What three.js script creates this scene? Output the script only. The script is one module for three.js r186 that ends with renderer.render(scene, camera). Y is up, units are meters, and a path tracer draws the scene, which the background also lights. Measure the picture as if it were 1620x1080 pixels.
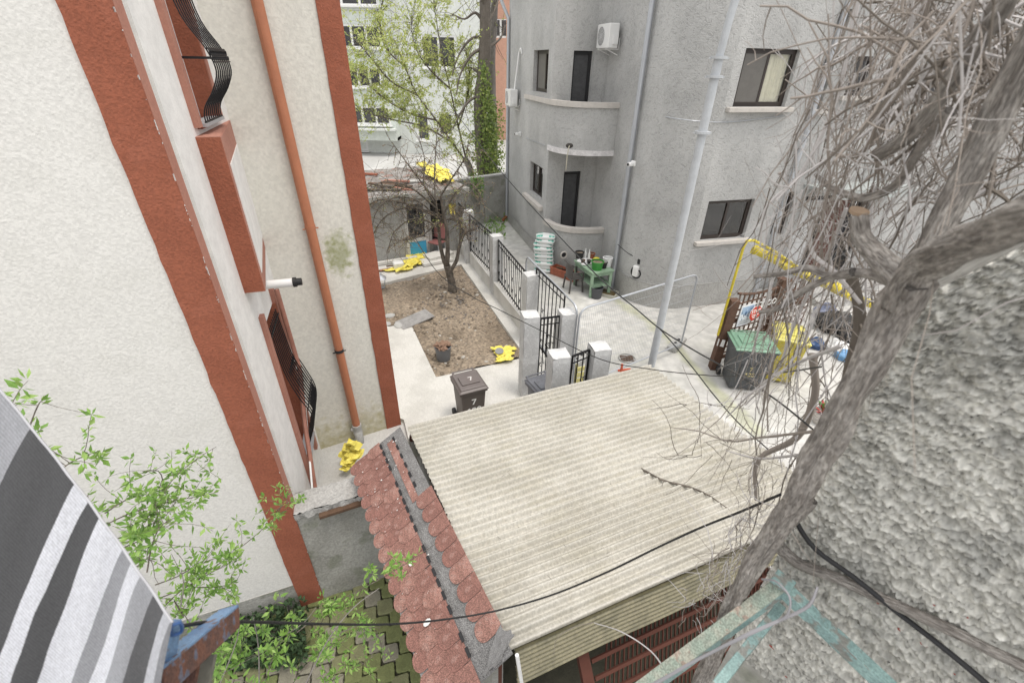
import * as THREE from 'three';
import { mergeGeometries, toCreasedNormals } from 'three/addons/utils/BufferGeometryUtils.js';
import { RoundedBoxGeometry } from 'three/addons/geometries/RoundedBoxGeometry.js';

// ---------------------------------------------------------------- camera, sky, sun, exposure
const scene = new THREE.Scene();
const EYE = new THREE.Vector3(0, 5.8, 0), PITCH = 31.385 * Math.PI / 180, ROLL = 1.1166 * Math.PI / 180, FOC = 720;
const camera = new THREE.PerspectiveCamera(2 * Math.atan(540 / FOC) * 180 / Math.PI, 1024 / 682, 0.02, 400);
camera.position.copy(EYE);
camera.rotation.set(-PITCH, 0, ROLL, 'XYZ');
camera.focus = 9; camera.userData.fStop = 5.0;
camera.updateMatrixWorld();
const renderer = new THREE.WebGLRenderer({ antialias: true });
renderer.setSize(1024, 682);
renderer.toneMapping = THREE.LinearToneMapping;
renderer.toneMappingExposure = 1.75;
renderer.shadowMap.enabled = true;
{ // overcast sky, brighter overhead
  const w = 64, h = 32, d = new Float32Array(w * h * 4);
  for (let j = 0; j < h; j++) for (let i = 0; i < w; i++) {
    const el = Math.sin((j + .5) / h * Math.PI - Math.PI / 2);     // row 0 is the bottom
    const v = el > 0 ? .42 + .82 * el : .3;
    const k = (j * w + i) * 4; d[k] = v * 1.0; d[k + 1] = v * 1.0; d[k + 2] = v * 1.01; d[k + 3] = 1;
  }
  const t = new THREE.DataTexture(d, w, h, THREE.RGBAFormat, THREE.FloatType);
  t.mapping = THREE.EquirectangularReflectionMapping; t.magFilter = THREE.LinearFilter; t.minFilter = THREE.LinearFilter; t.needsUpdate = true;
  scene.background = t; scene.environment = t;
}
const sun = new THREE.DirectionalLight(0xfff6ea, 1.0);
sun.position.set(5, 20, -5); sun.target.position.set(0, 0, -8); scene.add(sun, sun.target);
sun.castShadow = true; sun.shadow.radius = 30; sun.shadow.mapSize.set(2048, 2048);
Object.assign(sun.shadow.camera, { left: -22, right: 22, top: 22, bottom: -22, near: 1, far: 70 });

// ---------------------------------------------------------------- helpers
const V = (x, y, z) => new THREE.Vector3(x, y, z);
function rng(s) { let a = s >>> 0; return () => { a = (a + 0x6D2B79F5) | 0; let t = Math.imul(a ^ (a >>> 15), 1 | a); t = (t + Math.imul(t ^ (t >>> 7), 61 | t)) ^ t; return ((t ^ (t >>> 14)) >>> 0) / 4294967296; }; }
const R = rng(7);
const rr = (a, b, r = R) => a + (b - a) * r();
const clamp = (x, a = 0, b = 1) => Math.min(b, Math.max(a, x));
const sstep = (a, b, x) => { const t = clamp((x - a) / (b - a)); return t * t * (3 - 2 * t); };
const mix = (a, b, t) => a + (b - a) * t;
function ray(x, y) { return V(x - 810, 540 - y, -FOC).applyQuaternion(camera.quaternion); }      // direction seen at a place of the photograph
function gd(x, y, Y = 0) { const r = ray(x, y); return r.multiplyScalar((Y - EYE.y) / r.y).add(EYE); }   // where that meets the level Y
function hd(x, y, d) { const r = ray(x, y); return r.multiplyScalar(d / Math.hypot(r.x, r.z)).add(EYE); }   // ... at horizontal distance d
function pl(x, y, A, B) { // ... on the upright plane through A and B
  const r = ray(x, y), nx = B.z - A.z, nz = A.x - B.x;
  return r.multiplyScalar(((A.x - EYE.x) * nx + (A.z - EYE.z) * nz) / (r.x * nx + r.z * nz)).add(EYE);
}
const names = new Map();
function numbered(n) { const k = names.get(n) || 0; names.set(n, k + 1); return k ? `${n}_${String(k).padStart(3, '0')}` : n; }
function tag(o, label, category, group) { Object.assign(o.userData, { label, category }); if (group) o.userData.group = group; return o; }
function thing(name, label, category, p = [0, 0, 0], turn = 0, group) {
  const o = new THREE.Group(); o.name = numbered(name); o.position.set(...(p.isVector3 ? p.toArray() : p)); o.rotation.y = turn; scene.add(o);
  return tag(o, label, category, group);
}
function prep(g) { // every geometry non-indexed with position, normal, uv
  let q = g.index ? g.toNonIndexed() : g;
  if (!q.attributes.normal) q.computeVertexNormals();
  if (!q.attributes.uv) boxUV(q);
  for (const k of Object.keys(q.attributes)) if (!['position', 'normal', 'uv'].includes(k)) q.deleteAttribute(k);
  return q;
}
function obj(name, geos, m, parent = scene, kind) {
  const list = (Array.isArray(geos) ? geos : [geos]).map(prep);
  const o = new THREE.Mesh(list.length > 1 ? mergeGeometries(list) : list[0], m);
  o.name = parent === scene ? numbered(name) : name; o.castShadow = o.receiveShadow = true; parent.add(o);
  if (kind) o.userData.kind = kind;
  return o;
}
const struct = (name, geos, m) => obj(name, geos, m, scene, 'structure');
function boxUV(g0) { // texture coordinates in metres, by the way each face points
  const g = g0.index ? g0.toNonIndexed() : g0; if (!g.attributes.normal) g.computeVertexNormals();
  const p = g.attributes.position, n = p.count, uv = new Float32Array(n * 2), a = V(), b = V(), c = V(), u = V(), w = V();
  for (let i = 0; i < n; i += 3) {
    a.fromBufferAttribute(p, i); b.fromBufferAttribute(p, i + 1); c.fromBufferAttribute(p, i + 2);
    u.subVectors(b, a); w.subVectors(c, a); u.cross(w);
    const x = Math.abs(u.x), y = Math.abs(u.y), z = Math.abs(u.z);
    [a, b, c].forEach((q, k) => { const s = (i + k) * 2; if (y >= x && y >= z) { uv[s] = q.x; uv[s + 1] = q.z; } else if (x > z) { uv[s] = q.z; uv[s + 1] = q.y; } else { uv[s] = q.x; uv[s + 1] = q.y; } });
  }
  g.setAttribute('uv', new THREE.BufferAttribute(uv, 2)); return g;
}
function at(g, x = 0, y = 0, z = 0, ry = 0, rx = 0, rz = 0) { return g.applyMatrix4(new THREE.Matrix4().compose(V(x, y, z), new THREE.Quaternion().setFromEuler(new THREE.Euler(rx, ry, rz, 'YXZ')), V(1, 1, 1))); }
function box(w, h, d, x = 0, y = 0, z = 0, ry = 0, rx = 0, rz = 0) { return at(boxUV(new THREE.BoxGeometry(w, h, d)), x, y, z, ry, rx, rz); }
function rbox(w, h, d, r, x = 0, y = 0, z = 0, ry = 0, rx = 0, rz = 0, seg = 2) { const g = new RoundedBoxGeometry(w, h, d, seg, Math.min(r, w / 2.02, h / 2.02, d / 2.02)); g.deleteAttribute('uv'); return at(boxUV(g), x, y, z, ry, rx, rz); }
function bar(a, b, w, h = w) { // square bar from a to b
  const d = V().subVectors(b, a), L = d.length(), g = boxUV(new THREE.BoxGeometry(w, h, L));
  const z = d.normalize(), x = V().crossVectors(Math.abs(z.y) > .99 ? V(1, 0, 0) : V(0, 1, 0), z).normalize(), y = V().crossVectors(z, x);
  return g.applyMatrix4(new THREE.Matrix4().makeBasis(x, y, z).setPosition(V().addVectors(a, b).multiplyScalar(.5)));
}
function cyl(a, b, r0, r1 = r0, seg = 10) {
  const d = V().subVectors(b, a), L = d.length(), g = new THREE.CylinderGeometry(r1, r0, L, seg);
  g.applyQuaternion(new THREE.Quaternion().setFromUnitVectors(V(0, 1, 0), d.normalize())); const c = V().addVectors(a, b).multiplyScalar(.5);
  return g.translate(c.x, c.y, c.z);
}
// a tube with changing radius through points; rough > 0 makes it knotty
function tube(pts, radii, { seg = 6, step = 0, rough = 0, seed = 1, cap = true, smooth = true } = {}) {
  const r = rng(seed), P = [], Q = [];
  const rad = t => { if (typeof radii === 'number') return radii; const x = t * (radii.length - 1), i = Math.min(radii.length - 2, Math.floor(x)); return mix(radii[i], radii[i + 1], x - i); };
  if (smooth && pts.length > 2) {
    const c = new THREE.CatmullRomCurve3(pts, false, 'centripetal'), n = step || (pts.length - 1) * 4;
    for (let i = 0; i <= n; i++) P.push(c.getPoint(i / n)), Q.push(rad(i / n));
  } else { let n = step || pts.length - 1; for (let i = 0; i <= n; i++) { const x = i / n * (pts.length - 1), k = Math.min(pts.length - 2, Math.floor(x)); P.push(pts[k].clone().lerp(pts[k + 1], x - k)); Q.push(rad(i / n)); } }
  const n = P.length, T = P.map((p, i) => V().subVectors(P[Math.min(n - 1, i + 1)], P[Math.max(0, i - 1)]).normalize());
  let N = V().crossVectors(T[0], Math.abs(T[0].y) < .9 ? V(0, 1, 0) : V(1, 0, 0)).normalize();
  const pos = [], uv = [], idx = [], lump = []; for (let k = 0; k < 40; k++) lump.push(r() * 6.28);
  let len = 0;
  for (let i = 0; i < n; i++) {
    if (i) { len += P[i].distanceTo(P[i - 1]); N.sub(T[i].clone().multiplyScalar(N.dot(T[i]))).normalize(); }
    const B = V().crossVectors(T[i], N);
    for (let j = 0; j <= seg; j++) {
      const a = j / seg * Math.PI * 2; let q = Q[i];
      if (rough) q *= 1 + rough * (.45 * Math.sin(3 * a + lump[0] + len * 4 / (Q[i] * 12 + .1)) + .3 * Math.sin(5 * a + lump[1] - len * 9 / (Q[i] * 12 + .1)) + .35 * Math.sin(2 * a + lump[2] + len * 21) + .25 * Math.sin(a + len * 37 + lump[3]) + .3 * Math.sin(8 * a + lump[4] + 2.5 * Math.sin(len * 14)));
      const p = P[i].clone().addScaledVector(N, Math.cos(a) * q).addScaledVector(B, Math.sin(a) * q);
      pos.push(p.x, p.y, p.z); uv.push(j / seg * Math.max(.02, Q[0] * 6.28), len);
    }
  }
  for (let i = 0; i < n - 1; i++) for (let j = 0; j < seg; j++) { const a = i * (seg + 1) + j, b = a + seg + 1; idx.push(a, a + 1, b, b, a + 1, b + 1); }
  if (cap) for (const [i, s] of [[0, 1], [n - 1, -1]]) { const c = pos.length / 3; pos.push(P[i].x, P[i].y, P[i].z); uv.push(0, 0); for (let j = 0; j < seg; j++) { const a = i * (seg + 1) + j; s > 0 ? idx.push(c, a + 1, a) : idx.push(c, a, a + 1); } }
  const g = new THREE.BufferGeometry(); g.setAttribute('position', new THREE.Float32BufferAttribute(pos, 3)); g.setAttribute('uv', new THREE.Float32BufferAttribute(uv, 2)); g.setIndex(idx); g.computeVertexNormals();
  return g.toNonIndexed();
}
// flat polygon in plan, from y0 up to y1
function prism(pts, y0, y1) {
  const s = new THREE.Shape(pts.map(p => new THREE.Vector2(p[0], -p[1])));
  const g = new THREE.ExtrudeGeometry(s, { depth: y1 - y0, bevelEnabled: false }); g.rotateX(-Math.PI / 2); g.translate(0, y0, 0); g.deleteAttribute('uv'); return boxUV(g);
}
function sheet(pts, y, holes = []) {
  const s = new THREE.Shape(pts.map(p => new THREE.Vector2(p[0], -p[1]))); for (const h of holes) s.holes.push(new THREE.Path(h.map(p => new THREE.Vector2(p[0], -p[1]))));
  const g = new THREE.ShapeGeometry(s); g.rotateX(-Math.PI / 2); g.translate(0, y, 0); g.deleteAttribute('uv'); return boxUV(g);
}
// an upright wall seen from outside, left end P to right end Q ([x, z]); openings [u0, u1, v0, v1]; t thick, inwards
function frameOf(P, Q) { const U = V(Q[0] - P[0], 0, Q[1] - P[1]), L = U.length(); U.normalize(); const N = V().crossVectors(U, V(0, 1, 0)); return { U, N, L, M: new THREE.Matrix4().makeBasis(U, V(0, 1, 0), N).setPosition(P[0], 0, P[1]) }; }
function wallSeg(P, Q, y0, y1, holes = [], t = .3) {
  const F = frameOf(P, Q), s = new THREE.Shape([[0, y0], [F.L, y0], [F.L, y1], [0, y1]].map(a => new THREE.Vector2(...a)));
  for (const [a, b, c, d] of holes) s.holes.push(new THREE.Path([[a, c], [a, d], [b, d], [b, c]].map(q => new THREE.Vector2(...q))));
  const g = new THREE.ExtrudeGeometry(s, { depth: t, bevelEnabled: false }); g.translate(0, 0, -t); g.deleteAttribute('uv'); boxUV(g); return g.applyMatrix4(F.M);
}
// a curved strip of wall over plan points
function strip(pts, y0, y1, u0 = 0) {
  const pos = [], uv = [], nor = []; let u = u0;
  const nn = pts.map((p, i) => { const a = pts[Math.max(0, i - 1)], b = pts[Math.min(pts.length - 1, i + 1)]; const d = V(b[0] - a[0], 0, b[1] - a[1]).normalize(); return V().crossVectors(d, V(0, 1, 0)); });
  for (let i = 0; i < pts.length - 1; i++) {
    const [a, b] = [pts[i], pts[i + 1]], w = Math.hypot(b[0] - a[0], b[1] - a[1]);
    const q = [[a, u, y0, i], [b, u + w, y0, i + 1], [b, u + w, y1, i + 1], [a, u, y0, i], [b, u + w, y1, i + 1], [a, u, y1, i]];
    for (const [p, uu, y, k] of q) { pos.push(p[0], y, p[1]); uv.push(uu, y); nor.push(nn[k].x, 0, nn[k].z); } u += w;
  }
  const g = new THREE.BufferGeometry(); g.setAttribute('position', new THREE.Float32BufferAttribute(pos, 3)); g.setAttribute('normal', new THREE.Float32BufferAttribute(nor, 3)); g.setAttribute('uv', new THREE.Float32BufferAttribute(uv, 2)); return g;
}
// crumpled sheet: a grid whose corners are given, shaken
function crumple(c00, c10, c11, c01, n, amp, seed, wob = .2) {
  const g = new THREE.PlaneGeometry(1, 1, n, n), p = g.attributes.position, r = rng(seed), ph = Array.from({ length: 14 }, () => r() * 6.28);
  for (let i = 0; i < p.count; i++) {
    let u = p.getX(i) + .5, v = p.getY(i) + .5; const e = Math.min(u, v, 1 - u, 1 - v) < .01 ? 1 : 0;
    const uu = u + wob * .3 * Math.sin(v * 9 + ph[0]) * e + rr(-.2, .2, r) / n, vv = v + wob * .3 * Math.sin(u * 11 + ph[1]) * e + rr(-.2, .2, r) / n;
    const q = c00.clone().multiplyScalar((1 - uu) * (1 - vv)).addScaledVector(c10, uu * (1 - vv)).addScaledVector(c11, uu * vv).addScaledVector(c01, (1 - uu) * vv);
    const f = Math.abs(Math.sin(u * 8 + v * 5 + ph[2])) * .5 + Math.abs(Math.sin(u * 13 - v * 9 + ph[3])) * .35 + Math.abs(Math.sin(v * 17 + u * 3 + ph[4])) * .2 + Math.abs(Math.sin(u * 21 - v * 19 + ph[7])) * .12 + r() * .1 + .3 * Math.sin(u * 4 + ph[8]) * Math.sin(v * 4 + ph[9]);
    q.y += amp * .6 * f; q.x += amp * .5 * Math.sin(v * 14 + ph[5]); q.z += amp * .5 * Math.sin(u * 15 + ph[6]); p.setXYZ(i, q.x, q.y, q.z);
  }
  const h = g.toNonIndexed(); h.computeVertexNormals(); return h;
}
// ---------------------------------------------------------------- noise and textures
const NC = new Map();
function vnoise(N, per, seed) {
  const r = rng(seed * 977 + per), L = Float32Array.from({ length: per * per }, r), o = new Float32Array(N * N), ix = new Int32Array(N), f = new Float32Array(N);
  for (let i = 0; i < N; i++) { const x = i / N * per; ix[i] = Math.floor(x); const t = x - ix[i]; f[i] = t * t * (3 - 2 * t); }
  for (let j = 0; j < N; j++) { const y0 = ix[j] * per, y1 = ((ix[j] + 1) % per) * per, fy = f[j]; for (let i = 0; i < N; i++) { const a = ix[i], b = (a + 1) % per, fx = f[i]; const p = L[y0 + a] + (L[y0 + b] - L[y0 + a]) * fx, q = L[y1 + a] + (L[y1 + b] - L[y1 + a]) * fx; o[j * N + i] = p + (q - p) * fy; } }
  return o;
}
function fbm(N, per, oct, seed, gain = .5) {
  const key = [N, per, oct, seed, gain].join(); if (NC.has(key)) return NC.get(key);
  const o = new Float32Array(N * N); let a = 1, s = 0;
  for (let k = 0; k < oct && per <= N / 2; k++) { const n = vnoise(N, per, seed + k); for (let i = 0; i < o.length; i++) o[i] += n[i] * a; s += a; a *= gain; per *= 2; }
  for (let i = 0; i < o.length; i++) o[i] /= s; NC.set(key, o); return o;
}
function tex(N, size, fn, srgb = true, M = N) { // fn(i, x, y) -> grey or [r, g, b] in 0..1 (sRGB values when srgb)
  const d = new Uint8Array(N * M * 4);
  for (let j = 0; j < M; j++) for (let i = 0; i < N; i++) { const k = j * N + i, c = fn(k, i / N, j / M); const q = k * 4; if (typeof c === 'number') d[q] = d[q + 1] = d[q + 2] = clamp(c) * 255; else for (let m = 0; m < 3; m++) d[q + m] = clamp(c[m]) * 255; d[q + 3] = 255; }
  const t = new THREE.DataTexture(d, N, M); t.wrapS = t.wrapT = THREE.RepeatWrapping; t.magFilter = THREE.LinearFilter; t.minFilter = THREE.LinearMipmapLinearFilter; t.generateMipmaps = true;
  if (srgb) t.colorSpace = THREE.SRGBColorSpace; t.repeat.set(1 / (Array.isArray(size) ? size[0] : size), 1 / (Array.isArray(size) ? size[1] : size)); t.needsUpdate = true; return t;
}
const lin = x => x <= .0031308 ? x * 12.92 : 1.055 * Math.pow(x, 1 / 2.4) - .055;      // linear to sRGB
const L3 = (r, g, b) => [lin(r), lin(g), lin(b)];
const m3 = (a, b, t) => [mix(a[0], b[0], t), mix(a[1], b[1], t), mix(a[2], b[2], t)];
const k3 = (a, k) => [a[0] * k, a[1] * k, a[2] * k];
const mat = (o) => new THREE.MeshStandardMaterial(Object.assign({ roughness: .85, side: THREE.DoubleSide }, o));
const rgb = (r, g, b) => new THREE.Color().setRGB(r, g, b);
const plain = (r, g, b, rough = .7, metal = 0) => mat({ color: rgb(r, g, b), roughness: rough, metalness: metal });
// a mottled material: colours a..b by coarse noise, speckled by fine noise, with relief
const toLin = x => x <= .04045 ? x / 12.92 : Math.pow((x + .055) / 1.055, 2.4);
let SH = null;
function small(a, b, { size = 1, speck = .12, bump = .003, rough = .9, metal = 0 }) { // small things share one speckled map, tinted
  if (!SH) { const n1 = fbm(512, 5, 5, 301), n2 = fbm(512, 60, 3, 302), n3 = fbm(512, 11, 4, 303); const mk = (lo, sp) => tex(512, .7, k => lin(clamp(mix(lo, .97, sstep(.28, .7, n1[k] * .7 + n3[k] * .3)) * (1 + (n2[k] - .5) * 2 * sp)))); SH = { soft: mk(.86, .06), rough: mk(.74, .22), bump: tex(512, .7, k => n2[k] * .7 + n3[k] * .3, false) }; }
  const c = a.map((x, i) => (toLin(x) * .65 + toLin(b[i]) * .35) * 1.09);
  return mat({ color: rgb(...c), map: speck > .11 ? SH.rough : SH.soft, bumpMap: SH.bump, bumpScale: bump, roughness: rough, metalness: metal });
}
function mottled(a, b, { N = 512, size = 1, per = 4, fine = 64, speck = .12, bump = .003, seed = 1, rough = .9, metal = 0, c = null, cAmt = 0, bumpFn = null } = {}) {
  if (N < 512) return small(a, b, { size, speck, bump, rough, metal });
  const n1 = fbm(N, per, 5, seed), n2 = fbm(N, fine, 3, seed + 20), n3 = fbm(N, per * 2, 4, seed + 40);
  const map = tex(N, size, k => { let q = m3(a, b, sstep(.3, .7, n1[k])); if (c) q = m3(q, c, sstep(.58, .72, n3[k]) * cAmt); return k3(q, 1 + (n2[k] - .5) * 2 * speck); });
  return mat({ map, bumpMap: tex(N, size, bumpFn || (k => n2[k] * .75 + n1[k] * .25), false), bumpScale: bump, roughness: rough, metalness: metal });
}
// ---------------------------------------------------------------- materials
const M = {};
M.cream = mottled(L3(.70, .69, .66), L3(.67, .66, .63), { N: 1024, size: 1.6, per: 3, fine: 96, speck: .06, bump: .0035, seed: 3, c: L3(.60, .59, .55), cAmt: .2 });
M.white = mottled(L3(.75, .74, .72), L3(.72, .71, .69), { N: 256, size: 1, fine: 80, speck: .03, bump: .002, seed: 5 });
M.terra = mottled(L3(.30, .098, .055), L3(.26, .083, .046), { N: 1024, size: 1.3, per: 4, fine: 96, speck: .1, bump: .006, seed: 8, c: L3(.40, .15, .10), cAmt: .2 });
M.terra2 = mottled(L3(.40, .19, .14), L3(.36, .165, .12), { size: 1, fine: 64, speck: .06, bump: .002, seed: 9 });  // paler terracotta; on band return and bay faces it paints in stronger light
{ // rough grey render: short worm-like trowel strokes
  const N = 1024, a = fbm(N, 24, 3, 11), b = fbm(N, 24, 3, 12), w = fbm(N, 64, 3, 13), big = fbm(N, 3, 4, 14), f = fbm(N, 200, 2, 15);
  const h = new Float32Array(N * N); for (let j = 0; j < N; j++) for (let i = 0; i < N; i++) { const k = j * N + i; const x = (i + Math.floor((a[k] - .5) * 90) + N) % N, y = (j + Math.floor((b[k] - .5) * 90) + N) % N; h[k] = 1 - Math.abs(w[y * N + x] - .5) * 3.2; }
  const map = tex(N, 2.6, k => { const v = 1 + (big[k] - .5) * .22 + (f[k] - .5) * .10 - (h[k] < .35 ? .07 : 0); return k3(L3(.43, .429, .42), v); });
  M.grey = mat({ map, bumpMap: tex(N, 2.6, k => h[k] * .7 + f[k] * .3, false), bumpScale: .012, roughness: .93 });
  M.plinth = mottled(L3(.40, .395, .38), L3(.35, .345, .33), { size: 1.2, fine: 70, speck: .12, bump: .012, seed: 17 });
}
M.concrete = mottled(L3(.51, .505, .49), L3(.43, .425, .41), { N: 1024, size: 2.2, per: 3, fine: 128, speck: .07, bump: .003, seed: 21, c: L3(.40, .39, .36), cAmt: .45 });
M.post = mottled(L3(.61, .61, .605), L3(.52, .52, .515), { size: .9, per: 3, fine: 40, speck: .07, bump: .004, seed: 24, c: L3(.42, .42, .415), cAmt: .4 });
M.cast = mottled(L3(.62, .605, .57), L3(.54, .525, .49), { size: 1.1, per: 3, fine: 60, speck: .06, bump: .003, seed: 25 });
M.oldwall = mottled(L3(.36, .355, .33), L3(.27, .265, .24), { N: 1024, size: 1.6, per: 3, fine: 80, speck: .12, bump: .008, seed: 27, c: L3(.19, .20, .155), cAmt: .6 });
M.soil = mottled(L3(.285, .23, .172), L3(.205, .162, .118), { N: 1024, size: 2.4, per: 5, fine: 60, speck: .3, bump: .03, seed: 31, c: L3(.34, .285, .22), cAmt: .3 });
M.iron = plain(.014, .014, .016, .5, .4);
M.galv = mottled(L3(.50, .52, .55), L3(.43, .45, .48), { N: 256, size: .5, fine: 60, speck: .04, bump: .0006, rough: .42, metal: .55, seed: 35 });
M.pole = mottled(L3(.50, .52, .54), L3(.45, .47, .49), { N: 256, size: .8, fine: 60, speck: .04, bump: .0008, rough: .5, metal: .2, seed: 36 });
M.frame = plain(.035, .026, .022, .45);
M.pvc = plain(.75, .75, .74, .35);
M.black = plain(.012, .012, .013, .55);
M.rubber = plain(.02, .02, .022, .7);
M.glass = new THREE.MeshPhysicalMaterial({ color: 0xffffff, transmission: 1, thickness: 0, roughness: .02, ior: 1.5, side: THREE.DoubleSide });
M.dark = plain(.02, .02, .022, .9);
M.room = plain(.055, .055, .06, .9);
M.screen = mottled(L3(.075, .076, .078), L3(.06, .06, .063), { N: 256, size: .2, fine: 100, speck: .12, bump: .0008, rough: .7, seed: 38 });
M.shutter = mottled(L3(.14, .132, .12), L3(.12, .113, .104), { N: 256, size: .4, fine: 60, speck: .04, bump: .0008, rough: .55, seed: 39 });
M.curtain = mottled(L3(.62, .60, .47), L3(.56, .54, .41), { N: 256, size: .6, fine: 40, speck: .03, bump: .002, seed: 40 });
M.sill = mottled(L3(.55, .52, .48), L3(.47, .44, .41), { N: 256, size: .5, fine: 48, speck: .1, bump: .003, seed: 41 });
M.yellowfilm = mat({ color: rgb(.80, .69, .13), roughness: .6 });
M.bark = mottled(L3(.17, .145, .12), L3(.10, .085, .07), { size: .5, per: 6, fine: 40, speck: .25, bump: .012, seed: 43 });
M.wood = mottled(L3(.13, .075, .045), L3(.095, .055, .034), { N: 256, size: .6, per: 3, fine: 40, speck: .12, bump: .002, seed: 44 });

// ---------------------------------------------------------------- ground
const CY = -.72;                                     // level of the sunken paved court
const gb = (a, b) => { const c = .9659, s = .2588; return [-.26 + a * c + b * s, -19.44 - a * s + b * c]; };   // plan of the grey building
const gv = (a, Y, b) => { const p = gb(a, b); return V(p[0], Y, p[1]); };
const FC = [-2.6175, -3.5906], IC = [-3.31, -5.78], RC = [-2.07, -6.47];      // left building: near corner, inner corner, far corner
const WB = [FC[0] + .92 * 1.45, FC[1] - .39 * 1.45];
const court = [[-5.5, -3.2], [FC[0], FC[1]], [FC[0] + .08, FC[1] - .13], [WB[0], WB[1] - .12], [-1.25, -4.6], [2.35, -6.2], [3.75, -3.4], [3.4, 1.5], [-5.5, 1.5]];
{ // one sheet to the horizon with the court cut out of it
  struct('ground', sheet([[-120, -120], [120, -120], [120, 60], [-120, 60]], -.012, [court]), M.concrete);
}
{ // concrete of the neighbour's yard, mossy along its drain
  const N = 1024, x0 = -1, z0 = -21, S = 18, n1 = fbm(N, 6, 5, 51), n2 = fbm(N, 128, 3, 52), n3 = fbm(N, 14, 4, 53), n4 = fbm(N, 40, 3, 54);
  const line = [[2.9, -12.2], [3.7, -10.6], [4.0, -9.4], [4.2, -8.2], [4.6, -6.5]];
  const dist = (x, z) => { let m = 9; for (let i = 0; i < line.length - 1; i++) { const [a, b] = [line[i], line[i + 1]], dx = b[0] - a[0], dz = b[1] - a[1], t = clamp(((x - a[0]) * dx + (z - a[1]) * dz) / (dx * dx + dz * dz)); m = Math.min(m, Math.hypot(x - a[0] - t * dx, z - a[1] - t * dz)); } return m; };
  const map = tex(N, S, (k, u, v) => {
    const x = x0 + u * S, z = z0 + v * S; let c = m3(L3(.53, .52, .495), L3(.44, .432, .41), sstep(.35, .65, n1[k]));
    c = m3(c, L3(.42, .42, .36), sstep(.5, .75, n3[k]) * .25);
    const d = dist(x, z) + (n4[k] - .5) * .35; c = m3(c, L3(.34, .35, .20), (1 - sstep(.06, .26, d)) * (.3 + .4 * n4[k]));
    return k3(c, 1 + (n2[k] - .5) * .22);
  });
  map.offset.set(-x0 / S, -z0 / S); 
  M.yard = mat({ map, bumpMap: tex(512, 1.2, k => fbm(512, 64, 3, 52)[k], false), bumpScale: .003, roughness: .9 });
  const g = sheet([gb(-1.15, -3), gb(.05, -.5), gb(.05, 5), gb(1.6, 5), gb(1.6, 8), gb(3, 8.9), [13, -13], [13, -4.5], [3.5, -4.9], [3.2, -6.35], [.55, -5.3], [.45, -9.4]].map(p => p), -.004);
  struct('yard', g, M.yard);
}
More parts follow.
